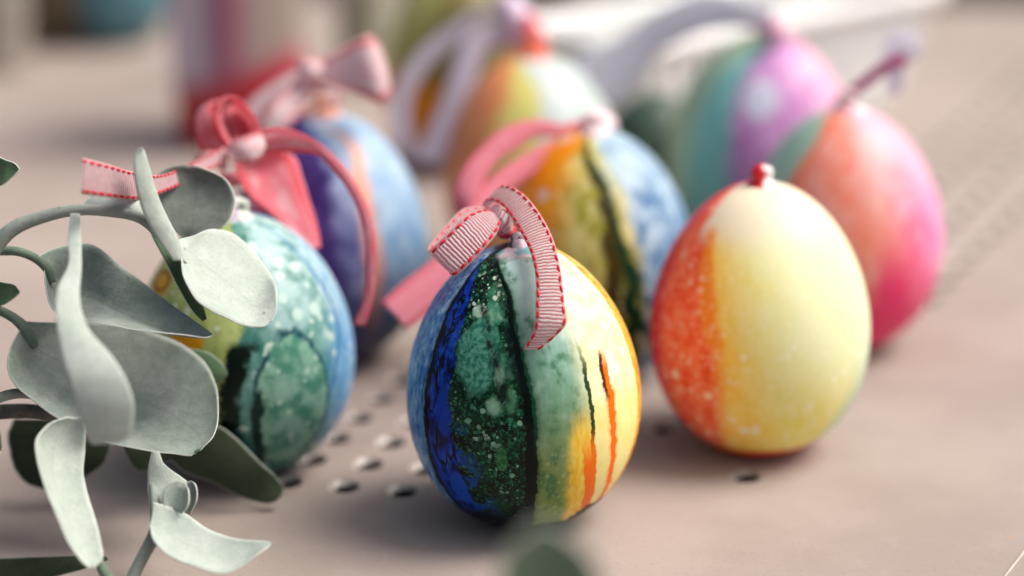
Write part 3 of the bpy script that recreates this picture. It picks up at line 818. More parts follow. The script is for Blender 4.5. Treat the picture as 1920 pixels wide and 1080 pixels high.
bow(ED, 'ribbon_knot', [(436, 372, 448, 392, 51.2), (466, 370, 476, 398, 51.0), (500, 384, 506, 402, 51.2)], plain('lilac_ribbon_wrap', (206, 190, 206), (224, 206, 220), 300), n=24, cup=.25)

# purple egg: bow
bow(EE, 'ribbon_loop', [(594, 116, 600, 152, 55.6), (630, 98, 640, 166, 55.2), (664, 78, 684, 184, 54.8), (690, 66, 716, 196, 54.7), (706, 74, 732, 178, 55.0), (716, 96, 728, 160, 55.6)], WHR, n=50, cup=.07, wave=.03)
bow(EE, 'ribbon_knot', [(556, 116, 566, 150, 55.6), (572, 108, 580, 152, 55.1), (590, 110, 596, 156, 55.2), (606, 118, 606, 150, 55.7)], WHR, n=30, cup=.2, wave=.12)
bow(EE, 'ribbon_tail', [(572, 136, 598, 162, 55.6), (540, 165, 568, 200, 55.2), (508, 200, 546, 234, 54.9), (482, 240, 528, 250, 54.9)], WHR, n=40, cup=.05, wave=.05)
bow(EE, 'ribbon_tail', [(568, 122, 580, 146, 56.0), (520, 146, 536, 180, 56.0), (478, 176, 500, 214, 56.0), (458, 196, 484, 236, 56.0)], WHR, n=40, cup=.05, wave=.05)
bow(EE, 'ribbon_knot', [(592, 160, 640, 170, 56.2), (596, 186, 636, 196, 56.2), (604, 206, 634, 212, 56.4)], WHR, n=30, cup=.3)

# olive egg: soft pink loop and a tail
PK = ribbon_mat('rose_ribbon', pale=(252, 178, 194), rib=(246, 140, 162), edgec=(230, 40, 76), stitch=(200, 50, 80), pitch=.05, period=.1)
bow(EF, 'ribbon_loop', [(1116, 212, 1120, 236, 55.8), (1060, 232, 1066, 256, 55.3), (1001, 224, 1006, 258, 54.8), (949, 238, 972, 278, 54.4), (906, 272, 936, 300, 54.0),
    (866, 320, 908, 340, 53.6), (849, 360, 902, 378, 53.5), (858, 402, 900, 408, 53.6)], PK, n=60, cup=.02, wave=.03, fold=.1)
bow(EF, 'ribbon_tail', [(1112, 230, 1122, 262, 55.6), (1050, 256, 1062, 294, 55.2), (985, 288, 1002, 326, 54.6), (930, 325, 952, 364, 54.0), (885, 372, 922, 412, 53.4),
    (862, 430, 900, 468, 52.8), (815, 484, 855, 530, 52.2), (755, 530, 800, 588, 51.8), (716, 566, 762, 618, 51.6)], PK, n=80, cup=.03, wave=.03, fold=.08)
bow(EF, 'ribbon_knot', [(1104, 214, 1110, 262, 55.6), (1122, 204, 1130, 262, 55.2), (1142, 212, 1146, 256, 55.6)], plain('pale_ribbon_wrap', (226, 200, 206), (232, 220, 224), 300), n=24, cup=.35)

# peach egg: long lilac ribbon
LIL = ribbon_mat('lilac_ribbon', pale=(226, 222, 236), rib=(210, 204, 220), edgec=(196, 184, 204), stitches=False, pitch=.06)
bow(EH, 'ribbon_loop', [(996, 60, 958, 84, 63.6), (960, 40, 938, 92, 63.4), (916, 46, 920, 96, 63.2), (872, 66, 904, 112, 63.0), (850, 118, 896, 140, 62.8), (830, 180, 880, 192, 62.6),
    (804, 240, 858, 254, 62.4), (772, 300, 828, 312, 62.2)], LIL, n=60, cup=.12)
bow(EH, 'ribbon_loop', [(965, 20, 960, 44, 64.0), (905, 14, 915, 34, 64.2), (850, 44, 862, 72, 64.2), (790, 92, 806, 124, 64.0), (748, 150, 776, 170, 63.8), (732, 210, 768, 214, 63.6), (740, 262, 776, 262, 63.2), (772, 304, 792, 292, 62.8)], LIL, n=60, cup=.1)
bow(EH, 'ribbon_knot', [(928, 0, 972, -10, 63.6), (938, 34, 996, 18, 63.2), (944, 64, 1014, 48, 63.2), (956, 96, 1026, 84, 63.6)], plain('pink_lilac_wrap', (214, 170, 196), (216, 206, 222), 160), n=30, cup=.3)
bow(EH, 'ribbon_knot', [(976, 40, 996, 22, 63.0), (984, 66, 1012, 50, 62.8), (986, 92, 1030, 90, 63.0)], plain('coral_wrap', (214, 70, 90), (222, 110, 110), 200), n=24, cup=.3)
# teal egg: wide white ribbon sweeping left
SHEER = ribbon_mat('white_satin_ribbon', pale=(242, 242, 250), rib=(236, 236, 246), edgec=(206, 206, 220), stitches=False, pitch=.06)
bow(EG, 'ribbon_tail', [(1450, 16, 1456, 70, 62.6), (1390, -6, 1400, 52, 62.6), (1320, -14, 1336, 56, 62.8), (1250, 10, 1268, 80, 63.0), (1190, 52, 1226, 108, 63.2), (1130, 88, 1200, 150, 63.4),
    (1062, 112, 1156, 204, 63.6)], SHEER, n=60, cup=.1)
bow(EG, 'ribbon_knot', [(1434, 40, 1436, 76, 62.4), (1452, 34, 1456, 80, 62.0), (1472, 40, 1474, 78, 62.4)], plain('rose_wrap', (214, 150, 176), (216, 186, 200), 200), n=24, cup=.3)
# pink egg: ribbon seen edge on, opening into a pale tail
MAG = ribbon_mat('magenta_ribbon', pale=(206, 120, 170), rib=(200, 96, 156), edgec=(206, 96, 156), stitches=False)
bow(EC, 'ribbon_tail', [(1560, 196, 1578, 206, 57.6), (1588, 168, 1602, 182, 57.4), (1620, 142, 1634, 158, 57.2), (1654, 116, 1668, 134, 57.0), (1690, 96, 1704, 118, 57.0)], MAG, n=30, cup=.2)
bow(EC, 'ribbon_tail', [(1652, 100, 1650, 132, 57.6), (1672, 62, 1672, 126, 57.8), (1712, 58, 1716, 112, 58.0), (1722, 66, 1724, 98, 58.2)], SHEER, n=30, cup=.1)
bow(EC, 'ribbon_tail', [(1664, 120, 1696, 116, 58.2), (1664, 150, 1692, 150, 58.4), (1666, 178, 1688, 176, 58.6)], SHEER, n=30, cup=.1)
bow(EC, 'ribbon_knot', [(1584, 206, 1586, 230, 57.2), (1604, 198, 1606, 234, 56.8), (1624, 204, 1624, 230, 57.2)], plain('white_wrap', (222, 224, 228), (230, 232, 234), 200), n=24, cup=.4)

# ------------------------------------------------------------------ leaves
SAT = 1.0
def leaf_mat(name, a, b, dark=None, rough=.75, tint=(1, 1, 1)):
    m = NT(name); tc = m.n('ShaderNodeTexCoord'); P = tc.outputs['Object']; uv = m.n('ShaderNodeUVMap')
    sp = m.n('ShaderNodeSeparateXYZ'); m.l(uv.outputs[0], sp.inputs[0])
    n1 = m.noise(P, 130, 4, .6); n2 = m.noise(P, 1600, 3, .7); n3 = m.noise(P, 420, 3, .6)
    c = m.mix(m.step(m.add(m.mul(n1, .6), m.mul(n3, .4)), .25, .75), lin(a), lin(b))
    c = m.mix(m.mul(m.step(n2, .5, .30), .28), c, lin(dark or tuple(int(x*.62) for x in a)))
    ctr = m.math('ABSOLUTE', m.sub(m.mul(sp.outputs[0], 2.0), 1.0))
    c = m.mix(m.mul(m.step(ctr, .05, .0), .20), c, lin(tuple(int(x*.8) for x in a)))
    side = m.math('FRACT', m.mul(m.add(sp.outputs[1], m.mul(ctr, -.55)), 2.6))
    side = m.step(m.math('ABSOLUTE', m.sub(side, .5)), .07, .0)
    c = m.mix(m.mul(side, m.mul(m.step(ctr, .95, .3), .10)), c, lin(tuple(int(x*.84) for x in a)))
    c = m.mix(m.mul(m.step(ctr, .93, 1.0), .5), c, lin((214, 220, 212)))
    ag = m.voro(P, 260, out=None); sg = m.n('ShaderNodeSeparateColor'); m.l(ag.outputs['Color'], sg.inputs[0])
    c = m.mix(m.mul(m.mul(m.step(ag.outputs['Distance'], .16, .05), m.step(sg.outputs[0], .9, .94)), .45), c, lin((96, 88, 66)))
    m.bump(m.add(m.mul(n2, .6), m.mul(n3, .8)), .00035, .45)
    m.finish(c, .9, .1)
    m.put(m.b.inputs['Sheen Weight'], .2); m.put(m.b.inputs['Sheen Roughness'], .45)
    tr = m.n('ShaderNodeBsdfTranslucent'); m.put(tr.inputs[0], m.mix(.5, c, lin((110, 140, 80))))
    mx = m.n('ShaderNodeMixShader'); mx.inputs[0].default_value = .10
    m.l(m.b.outputs[0], mx.inputs[1]); m.l(tr.outputs[0], mx.inputs[2]); m.l(mx.outputs[0], m.out.inputs[0])
    return m.m
LP = leaf_mat('pale_felted_leaf', (162, 176, 166), (188, 199, 191), (124, 140, 128))
LM = leaf_mat('grey_green_felted_leaf', (126, 140, 130), (164, 176, 167), (86, 102, 90))
LA = leaf_mat('fuzzy_dark_grey_leaf', (92, 102, 94), (128, 136, 129), (60, 70, 62))  # dark felt of the underside, with shade mixed into the tone
LG = leaf_mat('green_leaf_underside', (74, 102, 76), (96, 122, 92), (54, 76, 54), .5)
LD = leaf_mat('shade_toned_leaf_face', (52, 64, 48), (70, 82, 62), (34, 44, 30), .5)  # dark undersides, the shade on the low leaves put into the colour
LE = leaf_mat('pale_leaf_rim', (196, 204, 196), (214, 220, 212), (170, 180, 170))
def leaf(parent, rows, top=LP, under=LG, rim=LE, cup=.12, wave=.03, seed=1, thick=.024, n=48, k=14, name='leaf', fold=0.0):
    return strip(name, rows, [top, under, rim], parent, n=n, k=k, thick=thick, cup=cup, wave=wave, seed=seed, fold=fold)[0]
STEM = leaf_mat('pale_felted_stem', (128, 140, 130), (162, 170, 162), (92, 106, 92))
STALK = leaf_mat('green_grey_stalk', (92, 112, 94), (124, 142, 126), (70, 90, 72))
BARK = leaf_mat('dry_woody_stem', (74, 70, 62), (140, 138, 128), (40, 36, 30), .8)

sp1 = empty('leafy_sprig', at(0, 470, 46)); tag(sp1, 'arching sprig at the upper left with one upright edge-on leaf and a pale oval leaf', 'leafy sprig')
tube('stem', [(-120, 560, 46.2, .17), (-40, 500, 46.1, .16), (20, 432, 46.0, .145), (75, 408, 46, .125), (140, 394, 46, .11), (200, 396, 46, .105), (262, 408, 46.2, .11), (300, 440, 46.3, .10), (330, 480, 46.4, .06)], .1, STEM, sp1, n=60)
leaf(sp1, [(345, 449, 352, 449, 47.8), (312, 415, 398, 436, 47.9, 47.6), (288, 378, 430, 412, 48.1, 47.6), (285, 346, 441, 375, 48.3, 47.8), (305, 320, 420, 335, 48.4, 48.0), (335, 311, 375, 314, 48.4, 48.2), (352, 310, 358, 310, 48.4)], LA, LG, seed=2, cup=-.1, wave=.04)
leaf(sp1, [(325, 490, 350, 498, 46.1, 46.5), (290, 440, 332, 446, 45.8, 46.4), (266, 392, 304, 392, 45.5, 46.2), (254, 345, 287, 345, 45.3, 45.9), (251, 305, 277, 305, 45.2, 45.7), (256, 284, 272, 284, 45.2, 45.4), (262, 277, 267, 277, 45.2)], LP, LG, seed=3, cup=.25, wave=.0)
leaf(sp1, [(332, 449, 336, 452, 46.5), (366, 441, 341, 478, 46.9, 46.2), (396, 430, 346, 520, 47.3, 46.0), (436, 436, 366, 556, 47.5, 45.8), (476, 466, 398, 583, 47.5, 45.7), (505, 510, 434, 603, 47.3, 45.7), (519, 552, 468, 612, 46.5, 46.0), (517, 585, 496, 611, 46.3, 46.1), (508, 602, 505, 605, 46.2)], LP, LG, seed=4, cup=-.07, wave=.03)
leaf(sp1, [(268, 408, 292, 414, 46.6), (300, 470, 338, 480, 46.6, 47.0), (335, 540, 356, 535, 46.7, 47.1), (362, 585, 380, 570, 46.8, 47.1), (380, 603, 388, 598, 46.9)], LG, LM, seed=5, cup=.1)
leaf(sp1, [(148, 388, 152, 394, 46.3), (178, 374, 190, 396, 46.8, 46.1), (215, 371, 228, 392, 47.0, 46.1), (250, 378, 252, 400, 46.9, 46.1), (268, 392, 268, 404, 46.6, 46.2)], LP, LG, seed=6, cup=.3)
leaf(sp1, [(132, 400, 150, 400, 45.6), (128, 450, 152, 450, 45.0), (128, 495, 153, 500, 44.5), (108, 540, 150, 560, 44.0), (105, 590, 166, 615, 43.6), (111, 650, 205, 662, 43.3), (124, 700, 236, 710, 43.1), (138, 745, 250, 748, 43.1), (150, 785, 252, 778, 43.2), (160, 812, 246, 806, 43.3), (168, 830, 234, 824, 43.4), (174, 834, 220, 831, 43.4)], LP, LG, seed=7, cup=.045, wave=.03, n=64)
leaf(sp1, [(-60, 268, -58, 345, 46.5), (-20, 284, -20, 350, 46.4), (8, 299, 6, 345, 46.3), (28, 307, 22, 332, 46.3), (36, 317, 34, 320, 46.3)], LG, LM, seed=8, cup=-.1)

sp2 = empty('leafy_sprig', at(0, 620, 47.5)); tag(sp2, 'woody sprig at the middle left carrying two broad grey-green leaves and a dark leaf', 'leafy sprig')
tube('woody_stem', [(-140, 778, 47.5, .16), (-30, 774, 47.5, .155), (60, 771, 47.4, .14), (120, 782, 47.4, .13), (180, 800, 47.6, .12), (240, 812, 47.9, .1)], .1, BARK, sp2, n=50)
tube('stem', [(-100, 780, 46.9, .1), (-20, 752, 46.8, .1), (30, 738, 46.8, .1), (70, 742, 46.9, .09), (120, 765, 47.1, .07)], .1, STEM, sp2, n=40)
tube('leaf_stalk', [(-60, 470, 47.2, .1), (0, 470, 47.1, .095), (36, 472, 47.0, .09), (66, 484, 47.0, .09), (90, 505, 46.9, .10), (98, 530, 46.9, .08)], .1, STALK, sp2, n=30)
leaf(sp2, [(70, 482, 84, 500, 46.9, 46.9), (104, 464, 86, 530, 47.2, 46.6), (140, 456, 96, 575, 47.3, 46.4), (176, 460, 130, 598, 47.2, 46.2), (218, 490, 180, 606, 47.0, 46.0), (262, 526, 240, 614, 46.9, 45.9), (312, 562, 305, 623, 46.8, 45.8), (358, 596, 358, 629, 46.5, 45.8), (385, 616, 386, 632, 46.1, 45.8), (397, 626, 398, 628, 45.9)], LM, LG, seed=9, cup=-.05, wave=.03, n=60, fold=-.22)
tube('leaf_stalk', [(-60, 560, 47.4, .09), (-10, 578, 47.3, .09), (28, 598, 47.2, .1), (52, 622, 47.1, .12), (66, 650, 47.2, .08)], .1, STALK, sp2, n=30)
leaf(sp2, [(46, 602, 42, 612, 47.2, 47.1), (84, 604, 22, 648, 47.3, 46.8), (130, 604, 15, 690, 47.6, 46.6), (185, 604, 34, 728, 47.9, 46.5), (240, 610, 78, 762, 48.1, 46.4), (296, 624, 130, 792, 48.2, 46.3), (345, 645, 182, 822, 48.2, 46.25), (382, 676, 240, 840, 48.0, 46.2), (402, 716, 292, 847, 47.7, 46.3), (409, 756, 326, 849, 47.3, 46.4), (407, 795, 348, 853, 46.9, 46.5), (396, 822, 360, 853, 46.7, 46.5), (376, 843, 366, 852, 46.6)], LM, LG, seed=10, cup=-.10, wave=.035, n=80, k=24)
leaf(sp2, [(25, 785, 190, 785, 49.3), (14, 820, 212, 822, 49.3), (22, 865, 200, 862, 49.3), (45, 903, 165, 892, 49.4), (85, 918, 130, 910, 49.4)], LD, LD, LM, seed=11, cup=.08)
leaf(sp2, [(232, 838, 236, 850, 48.6), (300, 800, 262, 885, 48.9, 48.9), (404, 796, 318, 864, 48.9, 49.1), (452, 830, 350, 888, 49.0, 49.2), (488, 866, 398, 906, 49.1, 49.3), (516, 893, 450, 930, 49.3, 49.4), (531, 915, 498, 944, 49.4, 49.3), (528, 930, 518, 940, 49.3)], LD, LD, LE, seed=12, cup=.1, wave=.02, n=56)
leaf(sp2, [(345, 654, 342, 672, 48.6), (375, 656, 356, 700, 48.6), (402, 668, 374, 722, 48.6), (420, 686, 398, 724, 48.6), (427, 702, 424, 708, 48.6)], LG, LM, seed=13, cup=.1)
leaf(sp2, [(-60, 512, -60, 575, 47.3), (-20, 525, -20, 576, 47.3), (10, 530, 8, 570, 47.2), (28, 535, 24, 560, 47.2), (37, 547, 35, 550, 47.2)], LG, LM, seed=14, cup=-.1)

rl = random.Random(8)
for q in range(9):                # unseen leaves added past the left border to block sky light
    x = -60-rl.uniform(0, 330); y = 560+q*62+rl.uniform(-20, 20); D = rl.uniform(46.0, 48.8); wd = rl.uniform(50, 80); ln = rl.uniform(150, 230); a = rl.uniform(-.9, .9)
    ca, sa_ = math.cos(a), math.sin(a); rows = []
    for t, w_ in ((0, .08), (.2, .7), (.45, 1), (.7, .9), (.9, .5), (1, .06)):
        cx_, cy_ = x+(t-.5)*ln*ca, y+(t-.5)*ln*sa_
        rows.append((cx_+sa_*wd*w_, cy_-ca*wd*w_, cx_-sa_*wd*w_, cy_+ca*wd*w_, D+.8, D-.8))
    leaf(sp2, rows, LM, LG, seed=30+q, n=20, k=8)
sp3 = empty('leafy_sprig', at(230, 1090, 45.5)); tag(sp3, 'young sprig at the lower left with a horn-shaped leaf and two small rolled bud leaves', 'leafy sprig')
tube('stem', [(205, 1180, 45.2, .13), (245, 1090, 45.2, .12), (270, 1040, 45.3, .12), (292, 995, 45.5, .13), (292, 950, 45.7, .11), (284, 900, 46.0, .06)], .1, STEM, sp3, n=40)
tube('stem', [(250, 1150, 44.8, .12), (205, 1088, 44.7, .11), (192, 1066, 44.9, .1), (184, 1046, 45.1, .06)], .1, STALK, sp3, n=30)
leaf(sp3, [(128, 782, 152, 784, 45.2), (92, 796, 158, 810, 45.0, 45.3), (68, 826, 160, 845, 44.7, 45.4), (74, 875, 158, 890, 44.4, 45.3), (92, 930, 166, 932, 44.2, 45.1), (112, 975, 180, 975, 44.1, 44.9), (132, 1020, 190, 1020, 44.0, 44.7), (152, 1050, 192, 1046, 44.1, 44.5), (168, 1066, 176, 1064, 44.3)], LP, LG, seed=15, cup=-.22, wave=.02, n=56)
leaf(sp3, [(284, 846, 299, 848, 45.9), (278, 875, 310, 872, 45.9), (276, 905, 348, 900, 45.9, 46.1), (280, 940, 366, 915, 45.8, 46.2), (284, 975, 352, 962, 45.7, 46.0)], LP, LG, seed=16, cup=.12)
leaf(sp3, [(286, 940, 280, 985, 45.5, 45.2), (312, 948, 288, 1012, 45.5, 44.9), (352, 965, 318, 1042, 45.5, 44.7), (392, 992, 366, 1062, 45.4, 44.6), (432, 1008, 410, 1074, 45.3, 44.6), (470, 1013, 450, 1062, 45.2, 44.7), (497, 1014, 488, 1034, 45.1, 44.8), (511, 1017, 508, 1022, 45.0)], LP, LG, seed=17, cup=-.10, wave=.02, n=56)
leaf(sp3, [(308, 948, 340, 964, 45.5, 45.4), (305, 925, 352, 945, 45.6, 45.3), (315, 908, 352, 918, 45.7, 45.4), (335, 902, 346, 905, 45.7)], LM, LG, LE, seed=18, cup=-.14, n=30, name='bud_leaf')
leaf(sp3, [(340, 962, 356, 964, 45.7), (350, 935, 368, 935, 45.8, 45.6), (350, 912, 366, 910, 45.9, 45.7), (350, 902, 358, 901, 45.9)], LM, LG, LE, seed=19, cup=-.14, n=30, name='bud_leaf')
leaf(sp3, [(-60, 1046, -60, 1110, 45.2), (20, 1046, 20, 1100, 45.2), (90, 1043, 90, 1085, 45.3), (150, 1041, 160, 1066, 45.3), (200, 1043, 204, 1050, 45.3)], LD, LD, LM, seed=20, cup=.05)

sp4 = empty('leafy_sprig', at(1020, 1200, 33)); tag(sp4, 'single out-of-focus green leaf tip poking up at the bottom edge below the front egg', 'leafy sprig')
leaf(sp4, [(965, 1300, 1120, 1300, 33.0), (950, 1180, 1128, 1180, 32.6), (938, 1100, 1128, 1100, 32.3), (944, 1045, 1112, 1048, 32.1), (972, 1012, 1080, 1016, 32.0), (1000, 988, 1046, 990, 32.0), (1018, 984, 1026, 984, 32.0)], leaf_mat('sage_leaf', (124, 146, 120), (142, 162, 136), (108, 130, 106)), LM, LE, seed=21, cup=-.12, thick=.03)
tube('stem', [(1040, 1298, 33, .1), (1042, 1400, 33.4, .1), (1045, 1480, 34, .1)], .1, STEM, sp4, n=16)

# ------------------------------------------------------------------ the perforated metal table
def table_mat():
    m = NT('taupe_painted_metal'); tc = m.n('ShaderNodeTexCoord'); P = tc.outputs['Object']
    n1 = m.noise(P, 18, 4, .6); n2 = m.noise(P, 900, 3, .65); n3 = m.noise(P, 90, 5, .65)
    c = m.mix(m.step(n1, .35, .65), lin((150, 139, 132)), lin((161, 150, 143)))
    c = m.mix(m.mul(m.step(n3, .52, .72), .25), c, lin((168, 157, 150)))
    c = m.mix(m.mul(m.step(n2, .45, .3), .25), c, lin((118, 107, 101)))
    mp = m.n('ShaderNodeMapping'); m.l(P, mp.inputs[0]); mp.inputs['Rotation'].default_value = (0, 0, .7); mp.inputs['Scale'].default_value = (1, .03, 1)
    scr = m.noise(mp.outputs[0], 420, 2, .5)
    c = m.mix(m.mul(m.step(scr, .64, .76), m.mul(m.step(n3, .45, .6), .10)), c, lin((190, 181, 174)))
    dust = m.voro(P, 120, out=None)
    sepc = m.n('ShaderNodeSeparateColor'); m.l(dust.outputs['Color'], sepc.inputs[0])
    dm = m.mul(m.step(dust.outputs['Distance'], .06, .03), m.step(sepc.outputs[0], .9, .93))
    c = m.mix(m.mul(dm, .8), c, m.mix(m.step(sepc.outputs[1], .5, .52), lin((216, 206, 198)), lin((196, 130, 90))))
    m.bump(m.add(m.mul(n2, .6), n3), .0003, .35)
    return m.finish(c, m.step(n3, .3, .7, .75, .9), .08)
TM = table_mat()
a_ = Vector((1.22, -.245)); b_ = Vector((.425, 1.2)); o_ = Vector((-3.52, 46.59))
holes = []
for j in range(0, 14):
    for i in range(-1, 2):
        holes.append(o_+a_*i+b_*j)
for q in ((4.93, 47.13), (3.32, 49.85)): holes.append(Vector(q))
for j in range(0, 22):            # rows of small perforations at the right
    for i in range(0, 4):
        holes.append(Vector((10.6, 58.6))+Vector((.43, .9))*1.5*j+Vector((-1.35, .27))*i)
HR, DR = .25, .34
clean = []
for h in holes:
    if all((h-g).length > .8 for g in clean): clean.append(h)
holes = clean
LIPM = plain('lit_tone_hole_lip', (156, 149, 142), (180, 174, 167), 300, .3, .5)  # lip toned paler than the table to paint in its lit edge
def build_table():
    pts = []; edges = []
    outer = [(-70, 22), (70, 22), (70, 101), (-70, 94)]
    b0 = ground(1920, 14); b1 = ground(-200, -14)
    sl = (b1.y-b0.y)/(b1.x-b0.x)
    outer[2] = (70, b0.y+sl*(70-b0.x)); outer[3] = (-70, b0.y+sl*(-70-b0.x))
    pts += [Vector(p) for p in outer]; edges += [(0, 1), (1, 2), (2, 3), (3, 0)]
    K = 28
    for h in holes:
        n0 = len(pts)
        for q in range(K):
            a = 2*math.pi*q/K; pts.append(h+Vector((math.cos(a), math.sin(a)))*DR)
        edges += [(n0+q, n0+(q+1) % K) for q in range(K)]
    r = geometry.delaunay_2d_cdt(pts, edges, [], 1, 1e-5)
    vs, fs = r[0], r[2]
    HX = np.array([[h.x, h.y] for h in holes])
    keep = []
    for f in fs:
        c = sum((vs[i] for i in f), Vector((0, 0)))/len(f)
        if np.min(np.hypot(HX[:, 0]-c.x, HX[:, 1]-c.y)) > DR*.98: keep.append(tuple(f))
    V = [(v.x, v.y, 0.0) for v in vs]; F = keep
    fix = []
    for f in F:
        a, b, c = (Vector(V[i]) for i in f[:3])
        fix.append(f if (b-a).cross(c-a).z > 0 else f[::-1])
    F = fix; nflat = len(F)
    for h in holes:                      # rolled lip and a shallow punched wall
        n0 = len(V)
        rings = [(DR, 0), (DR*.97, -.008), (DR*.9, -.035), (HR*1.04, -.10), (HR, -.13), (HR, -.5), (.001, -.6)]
        for rr, z in rings:                # inner hole shifted right, so the pale lip forms a lit crescent
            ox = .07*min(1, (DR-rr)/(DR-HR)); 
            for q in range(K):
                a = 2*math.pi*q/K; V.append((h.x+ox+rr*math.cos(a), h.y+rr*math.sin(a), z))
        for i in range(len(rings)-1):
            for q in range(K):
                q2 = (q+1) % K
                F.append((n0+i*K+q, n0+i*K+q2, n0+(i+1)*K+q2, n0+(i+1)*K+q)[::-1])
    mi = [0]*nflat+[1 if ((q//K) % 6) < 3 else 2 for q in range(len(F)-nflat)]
    o = mesh('table_top', V, F, [TM, LIPM, plain('shade_toned_hole_inside', (24, 20, 17), (36, 30, 26), 300, .8)], None, midx=mi)  # dark colour inside the holes stands in for their shade
    me = o.data
    sm = [False]*nflat+[True]*(len(F)-nflat)
    me.polygons.foreach_set('use_smooth', sm)
    # folded down edge at the back
    return o, outer
table, outer = build_table(); tag(table, kind='structure')
p2, p3 = Vector(outer[2]+(0,)), Vector(outer[3]+(0,))
mesh('table_edge', [p2, p3, p3+Vector((0, .25, -.08)), p2+Vector((0, .25, -.08)), p3+Vector((0, .35, -2.5)), p2+Vector((0, .35, -2.5))], [(0, 1, 2, 3), (3, 2, 4, 5)], TM, table, smooth=False)
# raised seam at the lower right
sa, sb = ground(1862, 1110), ground(1960, 985)
dv = (sb-sa).normalized(); pv = Vector((-dv.y, dv.x, 0))*.013
sv = []
for q in (-1, 0, 1):
    for e in (sa-dv*3, sb+dv*8): sv.append(e+pv*q+Vector((0, 0, .05 if q == 0 else .002)))
mesh('table_seam', sv, [(0, 1, 3, 2), (2, 3, 5, 4)], plain('worn_bright_seam', (176, 168, 160), (196, 188, 182), 200, .5), table)
gm = NT('dark_paving'); tcg = gm.n('ShaderNodeTexCoord'); gm.finish(gm.mix(gm.noise(tcg.outputs['Object'], 30, 5), lin((22, 20, 16)), lin((52, 46, 38))), .9)
gnd = mesh('ground', [(-3000, -3000, -72), (3000, -3000, -72), (3000, 3000, -72), (-3000, 3000, -72)], [(0, 1, 2, 3)], gm.m, None, smooth=False); tag(gnd, kind='structure')

# ------------------------------------------------------------------ blurred things behind
# ribbed clear plastic cup
cup_m = NT('ribbed_frosted_plastic')
cup_m.finish(lin((238, 240, 238)), .35, .3)
tr = cup_m.n('ShaderNodeBsdfTransparent'); tr.inputs[0].default_value = (.93, .93, .92, 1)
mx = cup_m.n('ShaderNodeMixShader'); mx.inputs[0].default_value = .88
cup_m.l(tr.outputs[0], mx.inputs[1]); cup_m.l(cup_m.b.outputs[0], mx.inputs[2]); cup_m.l(mx.outputs[0], cup_m.out.inputs[0])
HT = 4.2
qa, qb = ground(1440, 36, HT), ground(1690, -16, HT)
ud = (qb-qa).normalized(); wdv = Vector((-ud.y, ud.x, 0))
def on_front_px(px):       # where the line of the near rim meets an image column
    best = min(np.linspace(-30, 40, 1400), key=lambda t: abs(project([qa+ud*t])[0][0]-px)); return float(best)
t0, t1 = on_front_px(1170), on_front_px(1785)
tc_ = qa+ud*(t0+t1)/2+wdv*2.3; hx, hy = (t1-t0)/2, 2.3
tub = empty('plastic_tub', (tc_.x, tc_.y, 0)); tag(tub, 'large ribbed frosted plastic tub with a thick white rim behind the eggs at the right', 'tub')
def tub_ring(sc_, z, amp=0.0, out=0.0, N=720, rad=1.3):
    pts = []; ax, ay = hx*sc_+out-rad, hy*sc_+out-rad
    segs = []
    for (sx, sy, a0) in ((1, -1, -90), (1, 1, 0), (-1, 1, 90), (-1, -1, 180)):
        for q in range(13):
            a = R(a0+q*7.5); segs.append((sx*ax+rad*math.cos(a), sy*ay+rad*math.sin(a)))
    segs.append(segs[0]); P = np.array(segs); L = np.concatenate([[0], np.cumsum(np.linalg.norm(np.diff(P, axis=0), axis=1))])
    for q in range(N):
        t = L[-1]*q/N; x = np.interp(t, L, P[:, 0]); y = np.interp(t, L, P[:, 1])
        k = 1+amp*math.cos(q*2*math.pi*44/N)/max(math.hypot(x, y), 1)
        pts.append(Vector((tc_.x, tc_.y, z))+ud*(x*k)+wdv*(y*k))
    return pts
def tub_shell(name, rings, mat, N):
    V = []; F = []
    for rg in rings: V += rg
    for i in range(len(rings)-1):
        for q in range(N): F.append((i*N+q, i*N+(q+1) % N, (i+1)*N+(q+1) % N, (i+1)*N+q))
    return mesh(name, V, F, mat, tub)
tub_shell('tub_wall', [tub_ring(.02, .1, 0), tub_ring(.76, .1, 0)]+[tub_ring(.76+.24*t, .1+(HT-.4)*t, .2) for t in np.linspace(.04, 1, 7)], cup_m.m, 720)
tub_shell('tub_rim', [tub_ring(1, HT+dz, 0, o, 200) for o, dz in ((-.05, -.5), (.25, -.5), (.32, -.25), (.28, .0), (.1, .08), (-.15, .0), (-.15, -.4), (-.05, -.5))], plain('white_plastic_rim', (232, 235, 234), (240, 242, 241), 200, .35), 200)

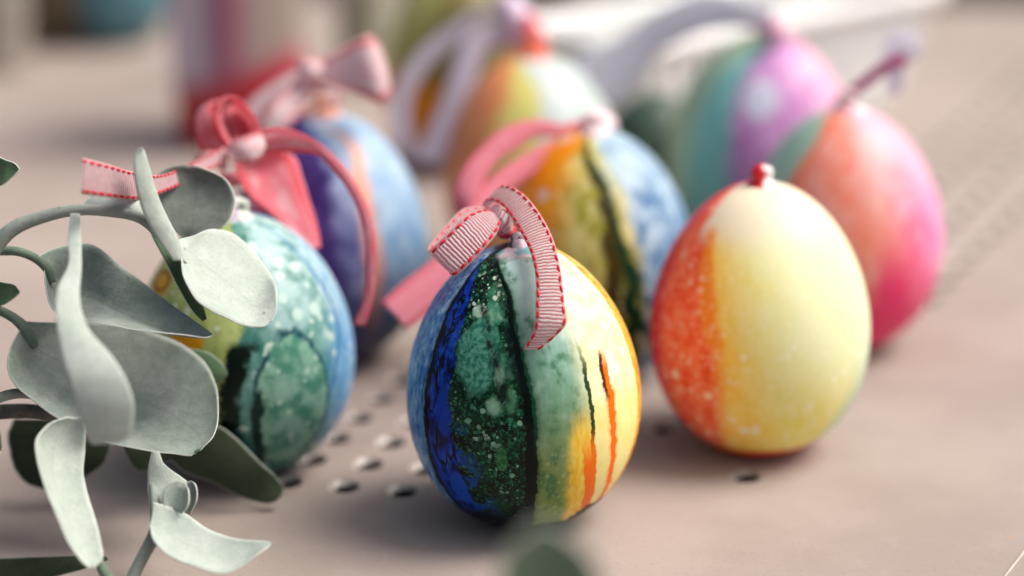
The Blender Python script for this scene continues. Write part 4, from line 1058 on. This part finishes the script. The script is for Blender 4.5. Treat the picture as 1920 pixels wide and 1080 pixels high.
# tumbler with a red foot
def tumbler(name, px, py, rb, rt, h, mat, label, cat, ribs=0, amp=0, wall='glass_wall'):
    g = ground(px, py); e = empty(name, g); tag(e, label, cat)
    prof = [(0.01, 0.02), (rb*.93, 0.02), (rb, .12)]+[(rb+(rt-rb)*t, .12+(h-.12)*t) for t in np.linspace(.1, 1, 12)]+[(rt-.12, h), (rt-.14, h-.1), (rb*.88, .4), (0.01, .35)]
    v, f = lathe(prof, 96, ribs, amp, g); mesh(wall, v, f, mat, e)
    return e
jm = NT('lavender_over_crimson_glaze'); tcj = jm.n('ShaderNodeTexCoord'); spj = jm.n('ShaderNodeSeparateXYZ'); jm.l(tcj.outputs['Object'], spj.inputs[0])
streak = jm.noise(jm.vec(jm.mul(spj.outputs[0], 1.0), jm.mul(spj.outputs[1], 1.0), jm.mul(spj.outputs[2], .1)), 75, 2)
xx = spj.outputs[0]
up_ = jm.ramp(jm.math('ADD', jm.mul(xx, 1/.044), .5), [(.08, lin((190, 168, 190))), (.24, lin((206, 194, 206))), (.38, lin((128, 104, 130))), (.5, lin((176, 96, 120))), (.66, lin((168, 150, 148))), (.85, lin((150, 138, 130)))])
zz = jm.add(spj.outputs[2], jm.mul(xx, -.30))
cj = jm.mix(jm.step(zz, .030, .021), up_, lin((168, 70, 92)))
cj = jm.mix(jm.step(zz, .024, .019), cj, lin((176, 0, 24)))
jm.finish(cj, .3, .5)
tumbler('drinking_glass', 452, 258, 2.0, 2.25, 8.5, jm.m, 'lavender and pink tumbler with a crimson foot, blurred behind the red bow', 'tumbler')
tumbler('drinking_glass', 690, 150, 1.0, 1.25, 8.5, plain('pale_sage_glaze', (150, 152, 132), (168, 168, 152), 60), 'narrow pale sage tumbler at the top edge, left of the green and amber egg', 'tumbler')
g = ground(10, 118)
tumbler('drinking_glass', -6, 130, 1.1, 1.3, 3.0, plain('grey_glaze', (138, 132, 124), (158, 152, 144), 60), 'squat grey tumbler cut off by the left edge under the rust orange egg', 'tumbler')
bk = Egg(985, 1130, -200, 60, k=.10); bk.build('easter_egg', plain('umber_shadow_fill', (84, 68, 50), (112, 92, 70), 120), 'dark brown egg shape added for the shadow at the top edge between the lilac ribbon and the tub', group=None)  # egg shape added to stand in for a shadowed zone
EK = Egg(1118, 1336, 172, 424, k=.10)
EK.build('easter_egg', plain('bottle_green_paint', (44, 66, 54), (66, 86, 72), 160), 'small bottle green egg in the gap between the olive egg and the teal egg', group=None)
EU = Egg(6, 196, -170, 84, k=.10)
EU.build('easter_egg', plain('olive_brown_fill', (74, 66, 48), (92, 82, 62), 120), 'dull olive brown egg shape added for the dark gap at the top edge, between the rust orange and teal eggs', group=None)  # egg shape added to fill the dark gap between its neighbours
